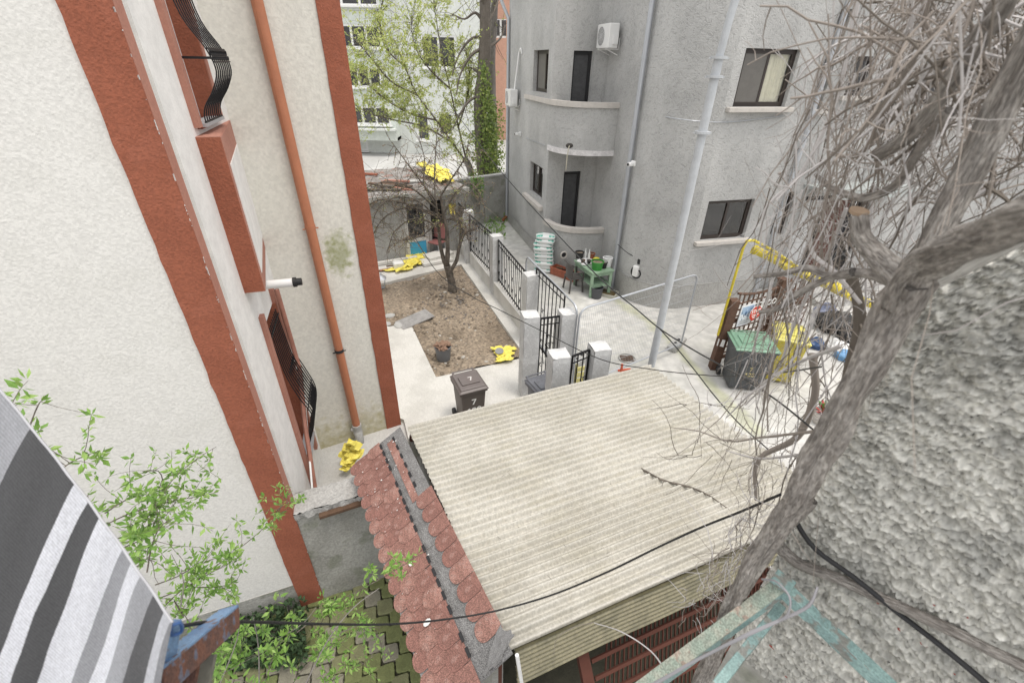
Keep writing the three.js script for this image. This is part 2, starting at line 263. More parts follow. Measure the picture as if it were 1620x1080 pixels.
{ // bare soil of the garden, clods and stones lying in it
  const poly = [gd(597, 441), gd(742, 424), gd(822, 556), gd(824, 570), gd(690, 601), gd(650, 516), gd(600, 522)].map(p => [p.x, p.z]);
  const g = new THREE.PlaneGeometry(6, 7, 150, 175); g.rotateX(-Math.PI / 2); g.translate(-1.9, 0, -11.3);
  const p = g.attributes.position, h1 = fbm(256, 6, 5, 61), h2 = fbm(256, 40, 3, 62);
  for (let i = 0; i < p.count; i++) { const u = Math.floor((p.getX(i) + 10) / 3.2 * 256) & 255, v = Math.floor((p.getZ(i) + 30) / 3.2 * 256) & 255; p.setY(i, .075 + (h1[v * 256 + u] - .45) * .13 + (h2[v * 256 + u] - .5) * .05); }
  const inside = (x, z) => { let c = false; for (let i = 0, j = poly.length - 1; i < poly.length; j = i++) { const [xi, zi] = poly[i], [xj, zj] = poly[j]; if ((zi > z) !== (zj > z) && x < (xj - xi) * (z - zi) / (zj - zi) + xi) c = !c; } return c; };
  const id = []; const ix = g.index; for (let i = 0; i < ix.count; i += 3) { const a = [0, 1, 2].map(k => ix.getX(i + k)); const cx = (p.getX(a[0]) + p.getX(a[1]) + p.getX(a[2])) / 3, cz = (p.getZ(a[0]) + p.getZ(a[1]) + p.getZ(a[2])) / 3; if (inside(cx, cz)) id.push(...a); }
  g.setIndex(id); g.computeVertexNormals(); const q = g.toNonIndexed(); q.deleteAttribute('uv');
  struct('garden_soil', boxUV(q), M.soil);
  const r = rng(64), clods = [], stones = [];
  for (let i = 0; i < 1500; i++) { const x = rr(-4.4, .5, r), z = rr(-14.5, -7.8, r); if (!inside(x, z)) continue; const s = .012 + .035 * Math.pow(r(), 3); const c = new THREE.IcosahedronGeometry(s, 0); c.scale(1 + r(), .6 + r() * .4, 1 + r() * .6); c.rotateY(r() * 6); c.translate(x, .07, z); (r() < .16 ? stones : clods).push(c); }
  tag(obj('soil_clods', clods, M.soil, scene, 'stuff'), 'loose brown clods scattered over the bare garden soil', 'soil');
  tag(obj('pebbles', stones, mottled(L3(.5, .47, .42), L3(.4, .37, .33), { N: 128, size: .2, fine: 16 }), scene, 'stuff'), 'small pale stones scattered over the bare garden soil', 'stones');
  { const q = [], a0 = gd(733, 478), r2 = rng(66); for (let i = 0; i < 420; i++) { const an = r2() * 6.28, d = Math.pow(r2(), .6) * 1.35, x = a0.x + Math.cos(an) * d * .8 - .1, z = a0.z + Math.sin(an) * d * 1.1 + .1; if (!inside(x, z)) continue; const s = .006 + .02 * r2() * r2(), c = new THREE.IcosahedronGeometry(s, 0); c.scale(1 + r2() * 1.5, .5, 1 + r2()); c.rotateY(r2() * 6); c.translate(x, .085, z); q.push(c); } tag(obj('ash', q, mottled(L3(.17, .155, .145), L3(.12, .11, .105), { N: 128 }), scene, 'stuff'), 'dark patch of ash and charcoal bits on the soil near the fruit tree', 'ash'); }
  // pale concrete path round the soil
  const path = [gd(606, 521), gd(650, 516), gd(690, 601), gd(824, 571), [0, 0]].slice(0, 4).map(p => [p.x, p.z]);
  path.push([.35, -8.6], [.45, -5.5], [-1.35, -4.75], [-2.0, -6.5], [-2.2, -6.6]);
  struct('path', prism(path, -.03, .075), M.cast);
}
// ---------------------------------------------------------------- window of parts for a wall given by its frame
function windowIn(parent, F, a, b, c, d, { depth = .14, frame = M.frame, panes = [['glass', .5], ['glass', .5]], fw = .06, back = M.room, label } = {}) {
  const put = g => g.applyMatrix4(F.M), w = b - a, h = d - c, z = -depth;
  const f = obj('window', [box(w, fw, .07, (a + b) / 2, c + fw / 2, z), box(w, fw, .07, (a + b) / 2, d - fw / 2, z), box(fw, h - 2 * fw, .07, a + fw / 2, (c + d) / 2, z), box(fw, h - 2 * fw, .07, b - fw / 2, (c + d) / 2, z)].map(put), frame, parent);
  if (label) f.userData.label = label;
  let u = a + fw; const W = w - 2 * fw;
  panes.forEach(([kind, k, dz = 0], i) => {
    const pw = W * k, x = u + pw / 2, s = .035, y0 = c + fw, y1 = d - fw, H = y1 - y0; u += pw;
    obj('sash', [box(s, H, .05, x - pw / 2 + s / 2, (y0 + y1) / 2, z + .012 + dz), box(s, H, .05, x + pw / 2 - s / 2, (y0 + y1) / 2, z + .012 + dz), box(pw - 2 * s, s, .05, x, y0 + s / 2, z + .012 + dz), box(pw - 2 * s, s, .05, x, y1 - s / 2, z + .012 + dz)].map(put), frame, f);
    if (kind === 'shutter') obj('insect_screen', put(box(pw - 2 * s, H - 2 * s, .01, x, (y0 + y1) / 2, z + .02 + dz)), M.shutter, f);
    else {
      obj('pane', put(box(pw - 2 * s, H - 2 * s, .006, x, (y0 + y1) / 2, z + .008 + dz)), M.glass, f);
      if (kind === 'curtain') { const g = new THREE.PlaneGeometry(pw, H, 40, 1), p = g.attributes.position; for (let q = 0; q < p.count; q++) p.setZ(q, .012 * Math.sin(p.getX(q) * 70 + Math.sin(p.getX(q) * 23) * 2)); g.computeVertexNormals(); g.translate(x, (y0 + y1) / 2, z - .06); obj('curtain', put(g), M.curtain, f); }
    }
  });
  obj('dark_room', [box(w, h, .02, (a + b) / 2, (c + d) / 2, z - .5), box(.02, h, .46, a - .01, (c + d) / 2, z - .27), box(.02, h, .46, b + .01, (c + d) / 2, z - .27), box(w, .02, .46, (a + b) / 2, c - .01, z - .27), box(w, .02, .46, (a + b) / 2, d + .01, z - .27)].map(put), back, f);
  return f;
}
// ---------------------------------------------------------------- the grey building
const GB = thing('grey_building', 'large grey rough-rendered house with rounded corner and stacked balconies behind the fence', 'house');
const arc = (ca, cb, r, t0, t1, n) => Array.from({ length: n + 1 }, (_, i) => { const t = mix(t0, t1, i / n) * Math.PI / 180; return gb(ca + r * Math.cos(t), cb + r * Math.sin(t)); });
{
  const H = 9.6, E = 4.85, IN = 1.5, FR = 8.93, CO = 5.06, RE = 8.3;
  const lw = [[3.0, 4.42, 1.98, 2.98], [2.95, 4.40, 5.07, 6.16]].map(([a, b, c, d]) => [a + .2, b + .2, c, d]);
  const dw = [[.55 - .3, 1.12 - .3, .55, 2.95], [.58 - .3, 1.15 - .3, 3.95, 6.14]];
  const fw = [[2.92, 4.33, 5.05, 6.17], [2.90, 4.26, 1.93, 2.95]].map(([a, b, c, d]) => [a - 2.7, b - 2.7, c, d]);
  const P = { l: [gb(0, -.2), gb(0, E)], d: [gb(.3, E), gb(1.2, E)], i: [gb(IN, E + .3), gb(IN, 7.6)], f: [gb(2.7, FR), gb(CO, FR)], r: [gb(CO, FR - .3), gb(CO, RE)], g: [gb(CO, RE), gb(17, RE)] };
  const F = {}; for (const k in P) F[k] = frameOf(...P[k]);
  const rw = [[5.35, 6.0, 4.95, 7.0], [6.6, 7.2, 5.25, 6.1], [7.75, 8.35, 4.4, 6.1], [8.9, 10.0, 5.05, 6.2], [5.6, 6.15, 1.7, 2.9]].map(([a, b, c, d]) => [a - CO, b - CO, c, d]);
  const door = [6.55 - CO, 9.0 - CO, .3, 2.75];
  obj('wall', [wallSeg(...P.l, 0, H, lw), wallSeg(...P.d, .02, H, dw), strip(arc(1.2, E + .3, .3, -90, 0, 8), 0, H, 3), wallSeg(...P.i, 0, H), strip(arc(2.7, 7.73, 1.2, 180, 90, 16), 0, H, 5), strip([gb(IN, 7.6), gb(IN, 7.73)], 0, H, 4.9),
    wallSeg(...P.f, 0, H, fw), wallSeg(...P.r, 0, H), wallSeg(...P.g, 0, H, [...rw, door]), wallSeg(gb(13, -.2), gb(0.3, -.2), 0, H)], M.grey, GB);
  obj('roof', prism([gb(-.3, -.5), gb(-.3, E - .2), gb(1.3, E + .2), gb(1.3, 7.6), gb(1.6, 8.4), gb(2.4, 9.15), gb(5.3, 9.2), gb(17, 8.6), gb(17, -.5)], H, H + .2), M.concrete, GB);
  // lighter plinth, standing proud of the wall
  const pln = [gb(-.03, 1.0 - 1.2), gb(-.03, E), ...arc(1.0, E + .2, .3, 180, 181, 1).slice(0, 0)];
  obj('plinth', strip([gb(-.03, -.2), gb(-.03, E + .03)], 0, .42, 0), M.plinth, GB);
  obj('plinth', [strip([...arc(2.7, 7.73, 1.235, 180, 90, 16), gb(CO + .03, FR + .035)], 0, .68, 6), strip([gb(IN - .035, 6.9), gb(IN - .035, 7.73)], 0, .68, 5), prism([...arc(2.7, 7.73, 1.235, 180, 90, 16), gb(CO + .03, FR + .035), gb(CO, FR - .01), ...arc(2.7, 7.73, 1.19, 90, 180, 16)], .665, .68)], M.plinth, GB);
  // windows
  const st = [['glass', .5], ['glass', .5]];
  windowIn(GB, F.l, ...lw[0], { panes: [['glass', .5, .02], ['glass', .5]], depth: .16 });
  windowIn(GB, F.l, ...lw[1], { panes: [['shutter', .6], ['glass', .4]], depth: .16 });
  windowIn(GB, F.f, ...fw[0], { panes: [['shutter', .5, .015], ['curtain', .5]], label: 'brown window, left half screened, pale curtain behind the right half' });
  windowIn(GB, F.f, ...fw[1], { panes: st, back: M.dark });
  for (const q of rw) windowIn(GB, F.g, ...q, { panes: [['glass', 1]], depth: .12 });
  // balcony doors with dark screens
  for (const [a, b, c, d] of dw) {
    const put = g => g.applyMatrix4(F.d.M), dd = obj('balcony_door', [box(.06, d - c, .06, a + .03, (c + d) / 2, -.1), box(.09, d - c, .06, b - .045, (c + d) / 2, -.1), box(b - a - .15, .1, .06, (a + b) / 2 - .015, d - .05, -.1), box(b - a - .15, .1, .06, (a + b) / 2 - .015, c + .05, -.1)].map(put), M.black, GB);
    obj('door_screen', put(box(b - a - .15, d - c - .2, .012, (a + b) / 2 - .015, (c + d) / 2, -.105)), M.screen, dd);
  }
  // sills
  const sillOf = (F, a, b, y, dep = .14, th = .1) => obj('sill', rbox(b - a + .32, th, dep + .14, .012, (a + b) / 2, y - th / 2 - .003, dep / 2 - .07).applyMatrix4(F.M), M.sill, GB);
  sillOf(F.f, ...fw[0].slice(0, 3)); sillOf(F.f, ...fw[1].slice(0, 3)); sillOf(F.l, lw[0][0] - .3, lw[0][1] - .0, lw[0][2] - .15, .14, .14);
  sillOf(F.g, ...rw[0].slice(0, 3)); sillOf(F.g, ...rw[1].slice(0, 3));
  // balconies in the inner corner: bulging parapet, cap, slab edge
  const bow = (o, n = 20) => { // plan curve from the left wall's corner round to the inner wall
    const c = new THREE.CubicBezierCurve(new THREE.Vector2(-.02 - o, E - .02), new THREE.Vector2(.05 - o * .9, E + 1.05 + o * .5), new THREE.Vector2(.65 - o * .5, E + 1.28 + o), new THREE.Vector2(IN + .02, E + 1.30 + o)); return c.getPoints(n).map(p => gb(p.x, p.y)); };
  const ringTop = (o0, o1, y0, y1) => prism([...bow(o1), ...bow(o0).reverse()], y0, y1);
  obj('parapet', ringTop(-.14, 0, 0, 1.36), M.grey, GB);
  obj('parapet_cap', ringTop(-.17, .05, 1.36, 1.5), M.sill, GB);
  obj('balcony_floor', prism([...bow(-.13), gb(IN + .02, E), gb(0, E)], .4, .5), M.concrete, GB);
  obj('parapet', ringTop(-.14, 0, 3.74, 4.82), M.grey, GB);
  obj('parapet_cap', [ringTop(-.17, .05, 4.82, 4.95), prism([gb(-.07, 2.2), gb(-.07, E), gb(.1, E - .02), gb(.1, 2.2)], 4.82, 4.947)], M.sill, GB);
  const slab = obj('balcony_slab', prism([...bow(.03), gb(IN + .02, E + .01), gb(0.01, E + .01)], 3.60, 3.74), mottled(L3(.74, .72, .72), L3(.68, .66, .66), { N: 256, size: .5, seed: 71 }), GB); slab.userData.label = 'white painted slab edge under the upper balcony';
  { // overflow hole with its cable
    const c = pl(901, 231, gv(0.15, 0, E + 1.1), gv(.6, 0, E + 1.3));
    obj('drain_cable', tube([c.clone().add(V(0, 0, 0)), c.clone().add(V(-.02, 0, .1)), c.clone().add(V(-.05, -.2, .12)), c.clone().add(V(-.06, -.62, .1))], .014, { seg: 6 }), plain(.5, .47, .38), GB);
    const h = new THREE.SphereGeometry(.07, 10, 8); h.scale(1.5, 1, .7); obj('drain_hole', h.translate(c.x, c.y + .01, c.z - .01), plain(.06, .055, .05, .95), GB);
  }
  // downpipes with collars
  const dp = (a, b, y0, y1, r, top) => {
    const p = gv(a, 0, b), o = obj('downpipe', cyl(V(p.x, y0, p.z), V(p.x, y1, p.z), r, r, 14), M.galv, GB);
    for (const y of [y0 + .9, y0 + 2.7, y0 + 4.4, y0 + 5.9]) if (y < y1) obj('collar', cyl(V(p.x, y, p.z), V(p.x, y + .05, p.z), r + .01, r + .01, 14), M.galv, o);
    if (top) obj('elbow', top.map(([q0, q1]) => cyl(q0, q1, r, r, 12)), M.galv, o); return o;
  };
  { const p = gv(-.07, 0, -.05), e = pl(786, 0, gv(0, 0, -.3), gv(1, 0, -.3)); dp(-.07, -.05, .2, 7.15, .055, [[V(p.x, 7.14, p.z), V(e.x, e.y + .3, e.z)]]); obj('pipe_shoe', cyl(V(p.x, .22, p.z), V(p.x - .16, .04, p.z + .1), .06, .07, 12), mottled(L3(.3, .12, .05), L3(.2, .08, .04), { N: 128, size: .3 }), GB); }
  dp(1.40, 7.36, .05, 9.5, .062); dp(5.12, 8.99, .1, 9.5, .06);
  obj('cable', tube([pl(1016, 178, gv(1.5, 0, 7), gv(2.4, 0, 9)), pl(1090, 190, gv(2.5, 0, 8.97), gv(5, 0, 8.97)), pl(1150, 193, gv(2.5, 0, 8.97), gv(5, 0, 8.97)), pl(1240, 183, gv(2.5, 0, 8.97), gv(5, 0, 8.97))], .012, { seg: 5 }), M.galv, GB);
  obj('cable', tube([pl(832, 218, gv(-.02, 0, 0), gv(-.02, 0, 5)), pl(862, 230, gv(-.02, 0, 0), gv(-.02, 0, 5))], .009, { seg: 5 }), M.galv, GB);
  // the entrance: white canopy frame, doors in the shade
  const put = g => g.applyMatrix4(F.g.M), [a, b, c, d] = door;
  obj('porch', [box(b - a, d - c, .05, (a + b) / 2, (c + d) / 2, -.5), box(.05, d - c, .4, a - .025, (c + d) / 2, -.26), box(.05, d - c, .4, b + .025, (c + d) / 2, -.26)].map(put), M.room, GB);
  obj('door', [box(.9, 2.2, .06, a + .55, 1.45, -.3)].map(put), plain(.6, .6, .6, .5), GB);
  obj('door', [box(.8, 2.2, .06, a + 1.6, 1.45, -.32)].map(put), plain(.1, .025, .015, .5), GB);
  obj('canopy', [box(2.9, .08, 1.0, (a + b) / 2, 3.06, .5), box(2.9, .14, .05, (a + b) / 2, 2.97, .98)].map(put), plain(.42, .45, .44, .5), GB);
  obj('entrance_step', [box(2.6, .3, 1.2, (a + b) / 2, .15, .6), box(2.2, .15, .4, (a + b) / 2, .075, 1.4)].map(put), M.concrete, GB);
}
// air-conditioners, cameras, meter box: each a thing on the wall
function acUnit(label, F, u, y, s) {
  const t = thing('air_conditioner', label, 'air conditioner', [0, 0, 0], 0, 'outdoor air-conditioning units on the grey house'); t.applyMatrix4(F.M.clone().multiply(new THREE.Matrix4().makeTranslation(u, y, .08)));
  obj('casing', rbox(.78 * s, .54 * s, .27, .02, 0, 0, .16), M.pvc, t); 
  const gr = []; for (let i = 1; i < 7; i++) { const g = new THREE.TorusGeometry(.035 * i * s, .004, 4, 28); gr.push(g.translate(-.12 * s, 0, .3)); } for (let k = 0; k < 6; k++) gr.push(box(.42 * s, .006, .006, -.12 * s, 0, .3, 0, 0, k * Math.PI / 6));
  obj('fan_grille', gr, plain(.6, .6, .6, .5), t); const hub = new THREE.CylinderGeometry(.21 * s, .21 * s, .01, 28); hub.rotateX(Math.PI / 2); obj('fan', hub.translate(-.12 * s, 0, .292), plain(.25, .25, .25, .6), t);
  for (const k of [-1, 1]) obj('bracket', [box(.03, .03, .38, .25 * k * s, -.29 * s, .11), box(.03, .26, .02, .25 * k * s, -.17 * s, -.07), bar(V(.25 * k * s, -.29 * s, .28), V(.25 * k * s, -.42 * s, -.06), .02)], M.pvc, t);
  obj('valve_cover', box(.05, .2 * s, .14, .41 * s, -.08, .12), M.pvc, t); return t;
}
{
  const FL = frameOf(gb(0, -.2), gb(0, 4.85)), FI = frameOf(gb(1.5, 5.15), gb(1.5, 7.6));
  acUnit('white outdoor air conditioner high on the wall right of the upper balcony door', frameOf(gb(1.5, 4.85), gb(1.5, 7.6)), .62, 6.46, 1);
  const a = acUnit('white outdoor air conditioner low beside the left downpipe with an upright white hose', FL, 1.35, 4.78, .95);
  obj('hose', tube([V(.2, .27, .1), V(.2, 1.0, .0), V(.26, 1.35, -.03), V(.42, 1.45, -.04), V(.46, 1.3, -.06)], .03, { seg: 8 }), M.pvc, a);
  const cam = (label, p, n) => { const t = thing('security_camera', label, 'security camera', p, Math.atan2(n.x, n.z), 'cameras on the grey house wall'); obj('housing', [rbox(.1, .1, .14, .03, 0, 0, .1), cyl(V(0, 0, .16), V(0, 0, .2), .045, .05, 12)], M.pvc, t); obj('mount', rbox(.13, .13, .06, .02, 0, .01, .0), M.pvc, t); obj('lens', cyl(V(0, 0, .195), V(0, 0, .206), .035, .035, 12), M.black, t); };
  cam('small white security camera on the flat left wall under the air conditioner', pl(823, 212, gv(-.03, 0, 0), gv(-.03, 0, 4)), FL.N);
  cam('white security camera fixed to the middle downpipe of the grey house', pl(1002, 259, gv(1.33, 0, 7), gv(1.33, 0, 7.6)), V(-.8, 0, .6));
  const A = gv(1.5, 0, 7.9), B = gv(1.95, 0, 8.7), p = pl(1009, 427, A, B), n = V(B.z - A.z, 0, A.x - B.x).normalize().negate(); if (n.z < 0) n.negate();
  const t = thing('meter_box', 'small white junction box with black cable coil and conduit on the rounded corner', 'meter box', p, Math.atan2(n.x, n.z));
  obj('box', rbox(.15, .3, .1, .01, 0, 0, .1), M.pvc, t); obj('lid', rbox(.12, .12, .02, .005, 0, .06, .155), M.pvc, t);
  const tor = new THREE.TorusGeometry(.16, .03, 8, 24); obj('cable_coil', [tor.translate(0, -.06, .04), new THREE.TorusGeometry(.13, .02, 8, 24).translate(.01, -.08, .07)], M.rubber, t);
  obj('conduit', [cyl(V(-.02, -.2, .03), V(-.04, -1.2, .03), .035, .035, 8), cyl(V(.03, -.15, .03), V(.0, -1.2, .03), .02, .02, 8), rbox(.1, .16, .07, .02, .03, .27, .04)], M.rubber, t);
  obj('wire', tube([V(.0, .34, .04), V(-.4, .40, .02), V(-.75, .55, .02)], .01, { seg: 5 }), M.rubber, t);
}
// ---------------------------------------------------------------- the cream house with terracotta bands, on the left
FC[0] = -2.6175; FC[1] = -3.5906;
{
  const B = thing('cream_house', 'cream rendered house with wide terracotta corner bands filling the left side', 'house');
  const W0 = [FC[0] - .927 * 7, FC[1] + .375 * 7];
  const Fl = frameOf(W0, FC), Fs = frameOf(FC, IC), Fp = frameOf(IC, RC), T = 10.5;
  const sl = g => g.applyMatrix4(Fl.M), ss = g => g.applyMatrix4(Fs.M), sp = g => g.applyMatrix4(Fp.M);
  obj('wall', wallSeg(W0, FC, CY, T), M.cream, B);
  obj('damp_plinth', box(3.2, .5, .008, Fl.L - .275 - 1.6, CY + .25, .004).applyMatrix4(Fl.M), M.oldwall, B);
  // side wall with two window openings
  obj('side_wall', wallSeg([FC[0] + Fs.U.x * .3, FC[1] + Fs.U.z * .3], IC, CY, T, [[1.0 - .3, 1.74 - .3, 5.24, 7.6], [1.15 - .3, 1.85 - .3, .75, 3.05]], .25), M.white, B);
  { // the wall with the rain pipe: algae by the pipe and damp along its foot
    const N = 512, a = fbm(N, 6, 5, 81), b = fbm(N, 48, 3, 82), c = fbm(N, 16, 4, 83), d = fbm(N, 24, 3, 84);
    const g = wallSeg(IC, RC, -.1, T, [], .25), p = g.attributes.position, uv = new Float32Array(p.count * 2), inv = Fp.M.clone().invert(), q = V();
    for (let i = 0; i < p.count; i++) { q.fromBufferAttribute(p, i).applyMatrix4(inv); uv[i * 2] = q.x / 1.44; uv[i * 2 + 1] = (q.y + .1) / 10.7; }
    g.setAttribute('uv', new THREE.BufferAttribute(uv, 2));
    const map = tex(N, 1, (k, u, v) => {
      const x = u * 1.44, y = v * 10.7 - .1; const K = (Math.floor(y / 1.44 * N) & 511) * N + (Math.floor(u * N) & 511);
      let col = m3(L3(.665, .65, .595), L3(.635, .62, .56), a[K]);
      const m = Math.hypot((x - .90) / .22, (y - 3.4) / .36) + (c[K] - .5) * 1.3 + (d[K] - .5) * .8; col = m3(col, L3(.27, .285, .15), clamp((1 - m) * 1.5) * (.35 + .8 * b[K]));
      const e = y + (c[K] - .5) * .8; col = m3(col, L3(.40, .36, .21), clamp((.62 - e) / .5) * (.35 + .6 * d[K]));
      return k3(col, 1 + (b[K] - .5) * .12);
    }, true, 2048);
    const bump = M.cream.bumpMap.clone(); bump.repeat.set(1.44 / 1.6, 10.7 / 1.6);
    obj('pipe_wall', g, mat({ map, bumpMap: bump, bumpScale: .003, roughness: .92 }), B);
  }
  obj('far_wall', wallSeg([RC[0] - Fp.N.x * .25, RC[1] - Fp.N.z * .25], [RC[0] - Fp.N.x * 6, RC[1] - Fp.N.z * 6], -.1, T, [], .25), M.cream, B);
  // terracotta bands, a little proud of the render, with chipped uneven edges
  const band = (F, u0, u1, y0, y1, z, seed) => {
    const r = rng(seed), pts = [], n = 90; for (let i = 0; i <= n; i++) pts.push(new THREE.Vector2(u0 + rr(-.004, .004, r) - (r() < .08 ? .006 : 0), mix(y0, y1, i / n))); for (let i = n; i >= 0; i--) pts.push(new THREE.Vector2(u1, mix(y0, y1, i / n)));
    const g = new THREE.ExtrudeGeometry(new THREE.Shape(pts), { depth: z, bevelEnabled: false }); g.deleteAttribute('uv'); boxUV(g); return g.applyMatrix4(F.M);
  };
  obj('corner_band', band(Fl, Fl.L - .275, Fl.L + .018, CY, T, .02, 1), M.terra, B);
  obj('corner_band_lit_return', box(.16, T - CY, .02, .078, (T + CY) / 2, .008).applyMatrix4(Fs.M), M.terra2, B);  // same band turning the corner, its stronger light put into the paler colour
  obj('corner_band', band(Fp, 1.165, Fp.L + .012, -.08, T, .02, 2), M.terra, B);
  { const r = rng(5), chips = []; for (let i = 0; i < 75; i++) { const y = rr(-.5, 7.5, r), w = rr(.002, .007, r) * (r() < .2 ? 1.6 : 1); chips.push(sl(box(w, rr(.005, .03, r) * (r() < .15 ? 2.5 : 1), .009, Fl.L + .019 - w / 2 + rr(-.002, .002, r), y, .0155))); } tag(obj('chipped_paint', chips, M.white, B, 'stuff')); delete B.children.at(-1).userData.label; delete B.children.at(-1).userData.category; }
  // bay box under the upper window, at its own slight angle
  {
    const q = .2, P0 = [FC[0] + Fs.N.x * q, FC[1] + Fs.N.z * q], P1 = [IC[0] + Fs.N.x * q, IC[1] + Fs.N.z * q], a = V(P0[0], 0, P0[1]), b = V(P1[0], 0, P1[1]);
    const b0 = pl(348, 217, a, b), top = b0.y, dir = V(Math.sin(-25.5 * Math.PI / 180), 0, -Math.cos(-25.5 * Math.PI / 180)), c0 = pl(368, 185, b0, b0.clone().add(dir)), bot = pl(419, 447, b0, b0.clone().add(dir)).y;
    const sideN = V(-Fs.N.x, 0, -Fs.N.z), A = b0.clone().addScaledVector(sideN, .24), D = c0.clone().addScaledVector(sideN, .35);
    obj('bay_box', prism([[A.x, A.z], [b0.x, b0.z], [c0.x, c0.z], [D.x, D.z]], bot, top), M.terra, B);
    const Fb = frameOf([b0.x, b0.z], [c0.x, c0.z]);
    obj('bay_lit_side', [box(Fb.L, top - bot, .006, Fb.L / 2, (top + bot) / 2, .003)].map(g => g.applyMatrix4(Fb.M)), M.terra2, B);  // plate over the bay box, paler to carry the light on this side
    obj('bay_lit_top', prism([[A.x, A.z], [b0.x, b0.z], [c0.x, c0.z], [D.x, D.z]], top, top + .006), M.terra2, B);  // top of the bay in the paler tone, light put into the colour
    obj('inset_panel', box(Fb.L - .2, top - bot - .42, .012, Fb.L / 2 + .01, (top + bot) / 2 - .04, .007).applyMatrix4(Fb.M), M.white, B);
  }
  // window surrounds and reveals
  const surround = (a, b, c, d, m = M.terra2) => obj('window_surround', [box(.1, d - c, .05, a - .05, (c + d) / 2, .024), box(.1, d - c, .05, b + .05, (c + d) / 2, .024)].map(ss), m, B);
  surround(1.0, 1.74, 5.26, 7.8); surround(1.15, 1.85, .4, 3.25);
  for (const [a, b, c, d] of [[1.0, 1.74, 5.24, 7.6], [1.15, 1.85, .75, 3.05]]) {
    const w = obj('window', [box(.06, d - c, .05, a + .03, (c + d) / 2, -.16), box(.06, d - c, .05, b - .03, (c + d) / 2, -.16), box(b - a, .06, .05, (a + b) / 2, c + .03, -.16)].map(ss), M.pvc, B);
    obj('pane', box(b - a - .12, d - c - .06, .006, (a + b) / 2, (c + d) / 2 + .03, -.165).applyMatrix4(Fs.M), M.glass, w);
    obj('reveal', [box(.012, d - c, .2, a + .006, (c + d) / 2, -.06), box(.012, d - c, .2, b - .006, (c + d) / 2, -.06), box(b - a, .012, .2, (a + b) / 2, c + .006, -.06)].map(ss), M.terra, w);
    obj('dark_room', ss(box(b - a, d - c, .02, (a + b) / 2, (c + d) / 2, -.7)), M.room, w);
    obj('inner_sill', ss(box(b - a - .02, .03, .16, (a + b) / 2, c + .03, .0)), plain(.35, .35, .36, .5), w);
  }
  // bulging iron window grilles
  const grille = (list, name, cross) => { const g = obj('window_grille', ss(list[0]), M.iron, B); list.slice(1).forEach(q => obj('bar', ss(q), M.iron, g)); if (cross) obj(name, ss(cross), M.iron, g); };
  {
    const prof = [[7.7, .06], [7.0, .06], [6.5, .075], [6.1, .12], [5.86, .24], [5.70, .27], [5.55, .2], [5.42, .10], [5.34, .07], [5.27, .07]];
    const bars = []; for (let k = 0; k < 9; k++) bars.push(tube(prof.map(([y, q]) => V(1.06 + k * .078, y, q)), .0062, { seg: 6, step: 36 }));
    const scroll = []; for (let k = 0; k < 16; k++) scroll.push(new THREE.TorusGeometry(.02, .005, 5, 12).translate(1.06 + k * .041, 5.84, .262), new THREE.TorusGeometry(.014, .005, 5, 10).translate(1.075 + k * .041, 5.80, .27));
    scroll.push(box(.66, .012, .012, 1.37, 5.87, .25), box(.66, .012, .012, 1.37, 5.77, .275), box(.02, .02, .28, 1.03, 5.8, .13), box(.66, .015, .015, 1.37, 5.29, .07));
    grille(bars, 'scroll_band', mergeGeometries(scroll.map(prep)));
  }
  {
    const bars = []; for (let k = 0; k < 9; k++) { const t = 1.18 + k * .075; bars.push(tube([[3.0, .03], [2.7, .05], [2.3, .08], [1.9, .17], [1.6, .24], [1.35, .2], [1.1, .1], [.95, .04]].map(([y, q], i) => V(t + (i > 3 ? (i - 3) * .05 : 0), y, q)), .008, { seg: 5, step: 28 })); if (k < 8) bars.push(tube([[2.2, .06], [1.9, .17], [1.6, .25], [1.35, .21], [1.1, .11], [.9, .04]].map(([y, q], i) => V(t + .3 - i * .06, y, q)), .008, { seg: 5, step: 24 })); }
    grille(bars, 'rail', mergeGeometries([box(.7, .015, .015, 1.5, 2.9, .04), box(.72, .012, .012, 1.5, 1.75, .225)].map(prep)));
  }
  // pipes
  {
    const o = V(-Fs.N.x, 0, -Fs.N.z).multiplyScalar(-.1), a = V(FC[0], 0, FC[1]).add(o), b = V(IC[0], 0, IC[1]).add(o);
    const p0 = pl(437, 458, a, b), p1 = pl(474, 585, a, b), p2 = pl(491, 765, a, b); 
    const s = pl(424, 450, a, b), e = s.clone().addScaledVector(Fs.N, .26).add(V(.02, 0, 0));
    const w = obj('overflow_pipe', cyl(s.clone().addScaledVector(Fs.N, -.2), e, .052, .052, 14), M.pvc, B); obj('end_cap', [cyl(e, e.clone().addScaledVector(Fs.N, .04), .06, .06, 12), cyl(e, e.clone().addScaledVector(Fs.N, .1), .045, .045, 12)], M.black, w);
    const pinkish = mottled(L3(.36, .16, .115), L3(.32, .14, .10), { N: 256, size: .5, rough: .5, bump: .0005 });
    obj('thin_downpipe', tube([p0, p0.clone().lerp(p1, .5), p1, p1.clone().lerp(p2, .5), p2.add(V(0, -.5, 0))], .032, { seg: 10, smooth: false }), pinkish, B);
    const d = V(.05, 0, .03); obj('white_pipe', cyl(p1.clone().add(V(.0, -.4, .06)), pl(484, 770, a, b).add(V(0, -.5, .0)), .014, .014, 8), M.pvc, B);
  }
